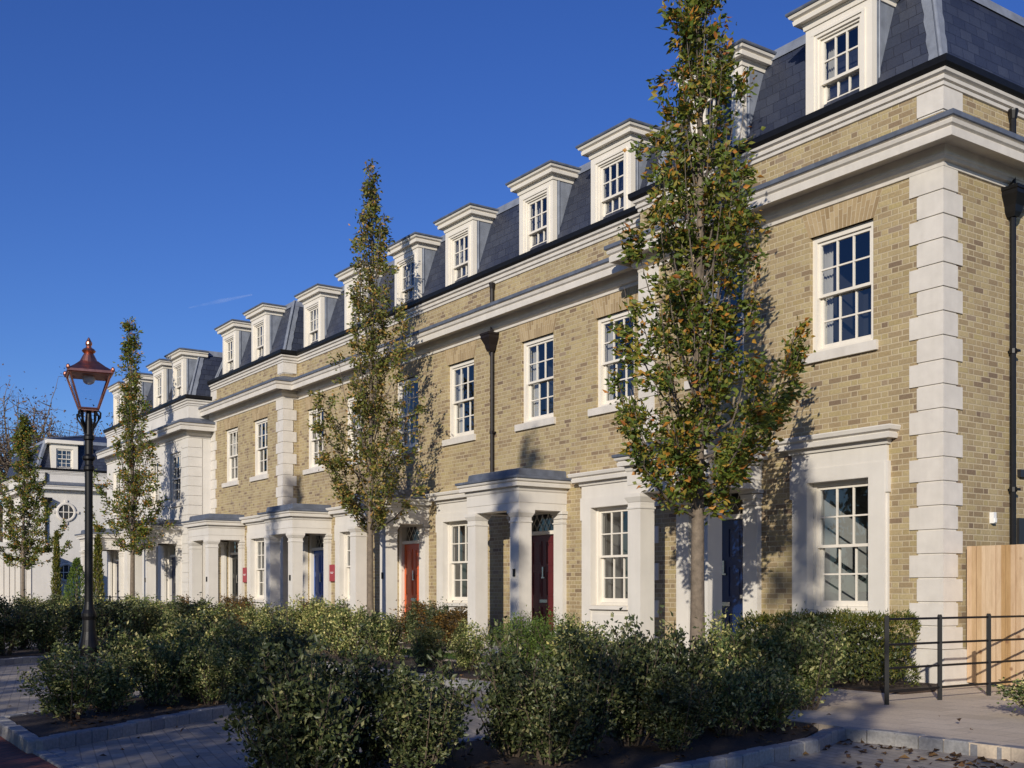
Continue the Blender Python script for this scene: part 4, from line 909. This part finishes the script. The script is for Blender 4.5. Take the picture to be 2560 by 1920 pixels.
# ------------------------------------------------------------------ lamp post
lx, ly = -3.71, -9.24
lp = empty('lamp_post', (lx, ly, 0), 'traditional black lamp post with copper topped glass lantern', 'lamp post')
m = MB()
m.lathe(lx, ly, [(.14, 0), (.14, .10), (.105, .14), (.095, .18), (.09, .50), (.10, .53), (.108, .58), (.085, .66), (.07, .74), (.062, .86), (.074, .90), (.074, .93), (.055, .97), (.043, 1.05), (.039, 2.1), (.040, 2.40), (.055, 2.42), (.055, 2.45), (.043, 2.47), (.043, 2.51), (.066, 2.53), (.066, 2.555), (.043, 2.58), (.041, 2.72), (.056, 2.735), (.056, 2.765), (.042, 2.78), (.038, 2.92), (.030, 2.96), (.026, 3.03), (.02, 3.05)], 20)
pc = m.build('post', M['black'], lp, smooth=False)
a = -.16  # lantern turned so two panes face the street
def rot(u, v): return (lx+u*math.cos(a)-v*math.sin(a), ly+u*math.sin(a)+v*math.cos(a))
m = MB()
for k in range(4):
    t = a+math.pi/4+k*math.pi/2; c, s_ = math.cos(t), math.sin(t)
    pts = [(.05, 2.80), (.075, 2.86), (.11, 2.91), (.145, 2.95), (.15, 3.0), (.12, 3.025), (.095, 3.00), (.105, 2.975)]
    m.tube([(lx+r_*c, ly+r_*s_, z) for r_, z in pts], .010, 6)
    m.tube([(lx+r_*c, ly+r_*s_, z) for r_, z in [(.045, 2.84), (.085, 2.93), (.09, 3.045)]], .009, 6)
m.build('lantern_bracket', M['black'], lp)
zb, zt = 3.045, 3.40; hb, ht = .088, .20
m = MB(); cr = []
for k in range(4):
    u, v = [(1, 1), (-1, 1), (-1, -1), (1, -1)][k]
    b = rot(u*hb, v*hb); t = rot(u*ht, v*ht); cr.append((b, t)); m.tube([(b[0], b[1], zb), (t[0], t[1], zt)], .011, 6)
for k in range(4):
    b0, t0 = cr[k]; b1, t1 = cr[(k+1) % 4]
    m.tube([(b0[0], b0[1], zb), (b1[0], b1[1], zb)], .012, 6); m.tube([(t0[0], t0[1], zt), (t1[0], t1[1], zt)], .014, 6)
m.lathe(lx, ly, [(.125, zb-.02), (.125, zb)], 4, a+math.pi/4)
m.build('lantern_frame', M['copper'], lp)
m = MB()
for k in range(4):
    b0, t0 = cr[k]; b1, t1 = cr[(k+1) % 4]; m.poly([(b0[0], b0[1], zb), (b1[0], b1[1], zb), (t1[0], t1[1], zt), (t0[0], t0[1], zt)])
m.build('lantern_pane', M['lantern_glass'], lp)
m = MB(); q = math.sqrt(2)
m.lathe(lx, ly, [(r_*q, z) for r_, z in [(ht-.01, zt-.01), (ht+.025, zt+.0), (ht+.02, zt+.025), (.15, zt+.075), (.10, zt+.12), (.085, zt+.135)]], 4, a+math.pi/4)
m.lathe(lx, ly, [(r_, z) for r_, z in [(.10, 3.52), (.085, 3.55), (.06, 3.60), (.045, 3.625), (.06, 3.635), (.07, 3.65), (.055, 3.67), (.03, 3.685), (.025, 3.70), (.034, 3.72), (.032, 3.74), (.018, 3.765), (.012, 3.78), (.0, 3.795)]], 18)
for u, v in [(1, 1), (-1, 1), (-1, -1), (1, -1)]:
    x, y = rot(u*(ht+.015), v*(ht+.015)); m.lathe(x, y, [(.012, zt+.01), (.022, zt+.03), (.018, zt+.05), (.004, zt+.065)], 8)
m.build('lantern_roof', M['copper'], lp)
m = MB(); m.lathe(lx, ly, [(.03, 3.40), (.06, 3.385), (.065, 3.36), (.05, 3.32), (.025, 3.305), (.0, 3.30)], 14); m.build('lamp_bulb', M['white'], lp, smooth=True)

# ------------------------------------------------------------------ railing, fence, signs, far railing
def railing(name, pts, h, label, rails=(.97, .68, .41, .15), spacing=.88):
    o = empty(name, (pts[0][0], pts[0][1], 0), label, 'railing')
    (ax, ay), (bx, by) = pts; L = math.hypot(bx-ax, by-ay); ux, uy = (bx-ax)/L, (by-ay)/L; n = int(L/spacing)
    for i in range(n+1):
        x, y = ax+ux*spacing*i, ay+uy*spacing*i
        m = MB(); m.tube([(x, y, -.05), (x, y, h)], .03, 4); m.tube([(x, y, h), (x, y, h+.012)], .02, 6); m.build('post', M['black'], o)
    for fr in rails:
        m = MB(); m.tube([(ax, ay, h*fr), (bx, by, h*fr)], .0135, 6); m.build('rail', M['black'], o)
railing('estate_railing', [(1.10, -2.57), (1.14, .30)], .90, 'black iron estate railing running back to the timber fence')
railing('estate_railing', [(-24.6, -2.9), (-33.0, -3.2)], 1.0, 'distant black railing in front of the white houses', spacing=1.9, rails=(.97, .45))
f = empty('timber_fence', (.05, .42, 0), 'new pale timber boarded fence beside the quoined corner', 'fence')
m = MB(); n = 34
for k in range(n):
    x = .06+k*.13; hh = 1.72+.006*math.sin(k*3.1); m.box(x+.004, x+.126, .40+.010*(k % 2), .425+.010*(k % 2), .02, hh)
m.build('boards', M['timber'], f)
m = MB()
for z in (.3, .9, 1.5): m.box(.06, .06+n*.13, .437, .49, z, z+.08)
m.build('rails', M['timber'], f)
for k in range(3):
    m = MB(); m.box(.1+k*1.8, .2+k*1.8, .492, .59, 0, 1.7); m.build('post', M['timber'], f)
for x0, x1, y, lab in ((-18.22, -17.93, S, 'red board on the brick wall right of the far blue door'), (-23.12, -22.84, 0, 'red board on the far projecting brick bay, left of its ground window')):
    t = empty('red_sign', ((x0+x1)/2, y, 1.4), lab, 'sign')
    m = MB(); m.box(x0, x1, y-.075, y-.06, 1.40, 1.83); m.box(x0+.04, x0+.06, y-.06, y, 1.45, 1.78); m.box(x1-.06, x1-.04, y-.06, y, 1.45, 1.78); pn = m.build('panel', M['sign_red'], t)
    m = MB(); xm = (x0+x1)/2
    for zz, w in ((1.63, .10), (1.60, .07)): m.box(xm-w, xm+w, y-.078, y-.0755, zz, zz+.012)
    m.build('lettering', M['white'], pn)

# ------------------------------------------------------------------ sky, sun, camera
SUN_EL, LD = 18.0, (-.622, .783)
w = bpy.data.worlds.new('World'); sc.world = w; w.use_nodes = True; nt = w.node_tree
sky = nt.nodes.new('ShaderNodeTexSky'); sky.sky_type = 'NISHITA'; sky.sun_disc = False
sky.sun_elevation = R(SUN_EL); sky.sun_rotation = math.atan2(-LD[0], -LD[1]); sky.air_density = 1.0; sky.dust_density = .3; sky.ozone_density = 3.0
hs = nt.nodes.new('ShaderNodeHueSaturation'); hs.inputs['Saturation'].default_value = 1.18; hs.inputs['Hue'].default_value = .518; nt.links.new(sky.outputs[0], hs.inputs['Color'])
bg = nt.nodes['Background']; tint = mixc(nt, 1.0, hs.outputs[0], (.53, .70, .97), 'MULTIPLY'); nt.links.new(tint, bg.inputs[0]); bg.inputs[1].default_value = .118
L = bpy.data.lights.new('sun', 'SUN'); L.energy = 4.5; L.angle = R(.5); L.color = (1, .92, .80)
so = bpy.data.objects.new('sun', L); col.objects.link(so)
e = R(SUN_EL); dirv = Vector((LD[0]*math.cos(e), LD[1]*math.cos(e), -math.sin(e)))
so.rotation_euler = dirv.to_track_quat('-Z', 'Y').to_euler(); so.location = (20, -30, 30)
cam = bpy.data.cameras.new('camera'); co = bpy.data.objects.new('camera', cam); col.objects.link(co)
co.location = (8.328, -12.229, 1.17); co.rotation_euler = (R(90), 0, R(145.33-90))
cam.sensor_width = 36; cam.lens = 36*2416/2212; cam.shift_y = 445.5/2212; cam.clip_end = 3000; cam.clip_start = .05
sc.camera = co
sc.view_settings.view_transform = 'Standard'; sc.view_settings.look = 'None'; sc.view_settings.exposure = 0

# faint vapour trail high over the far roofs
m, nt, p, o = mat('vapour_trail'); nt.nodes.remove(p)
tr = nt.nodes.new('ShaderNodeBsdfTransparent'); df = nt.nodes.new('ShaderNodeBsdfDiffuse'); df.inputs[0].default_value = (.9, .9, .92, 1)
n1 = noise(nt, pos(nt), .02, 3); mx = nt.nodes.new('ShaderNodeMixShader'); rr_ = ramp(nt, [(.3, (0, 0, 0)), (.75, (.045, .045, .045))], n1.outputs[0]); nt.links.new(rr_.outputs[0], mx.inputs[0])
nt.links.new(tr.outputs[0], mx.inputs[1]); nt.links.new(df.outputs[0], mx.inputs[2]); nt.links.new(mx.outputs[0], o.inputs[0])
m_ = MB(); m_.tube([(-1980, 655, 510), (-1945, 700, 521), (-1905, 745, 531)], [1.0, 4.0, 1.2], 8); c_ = m_.build('vapour_trail', m); struct(c_)
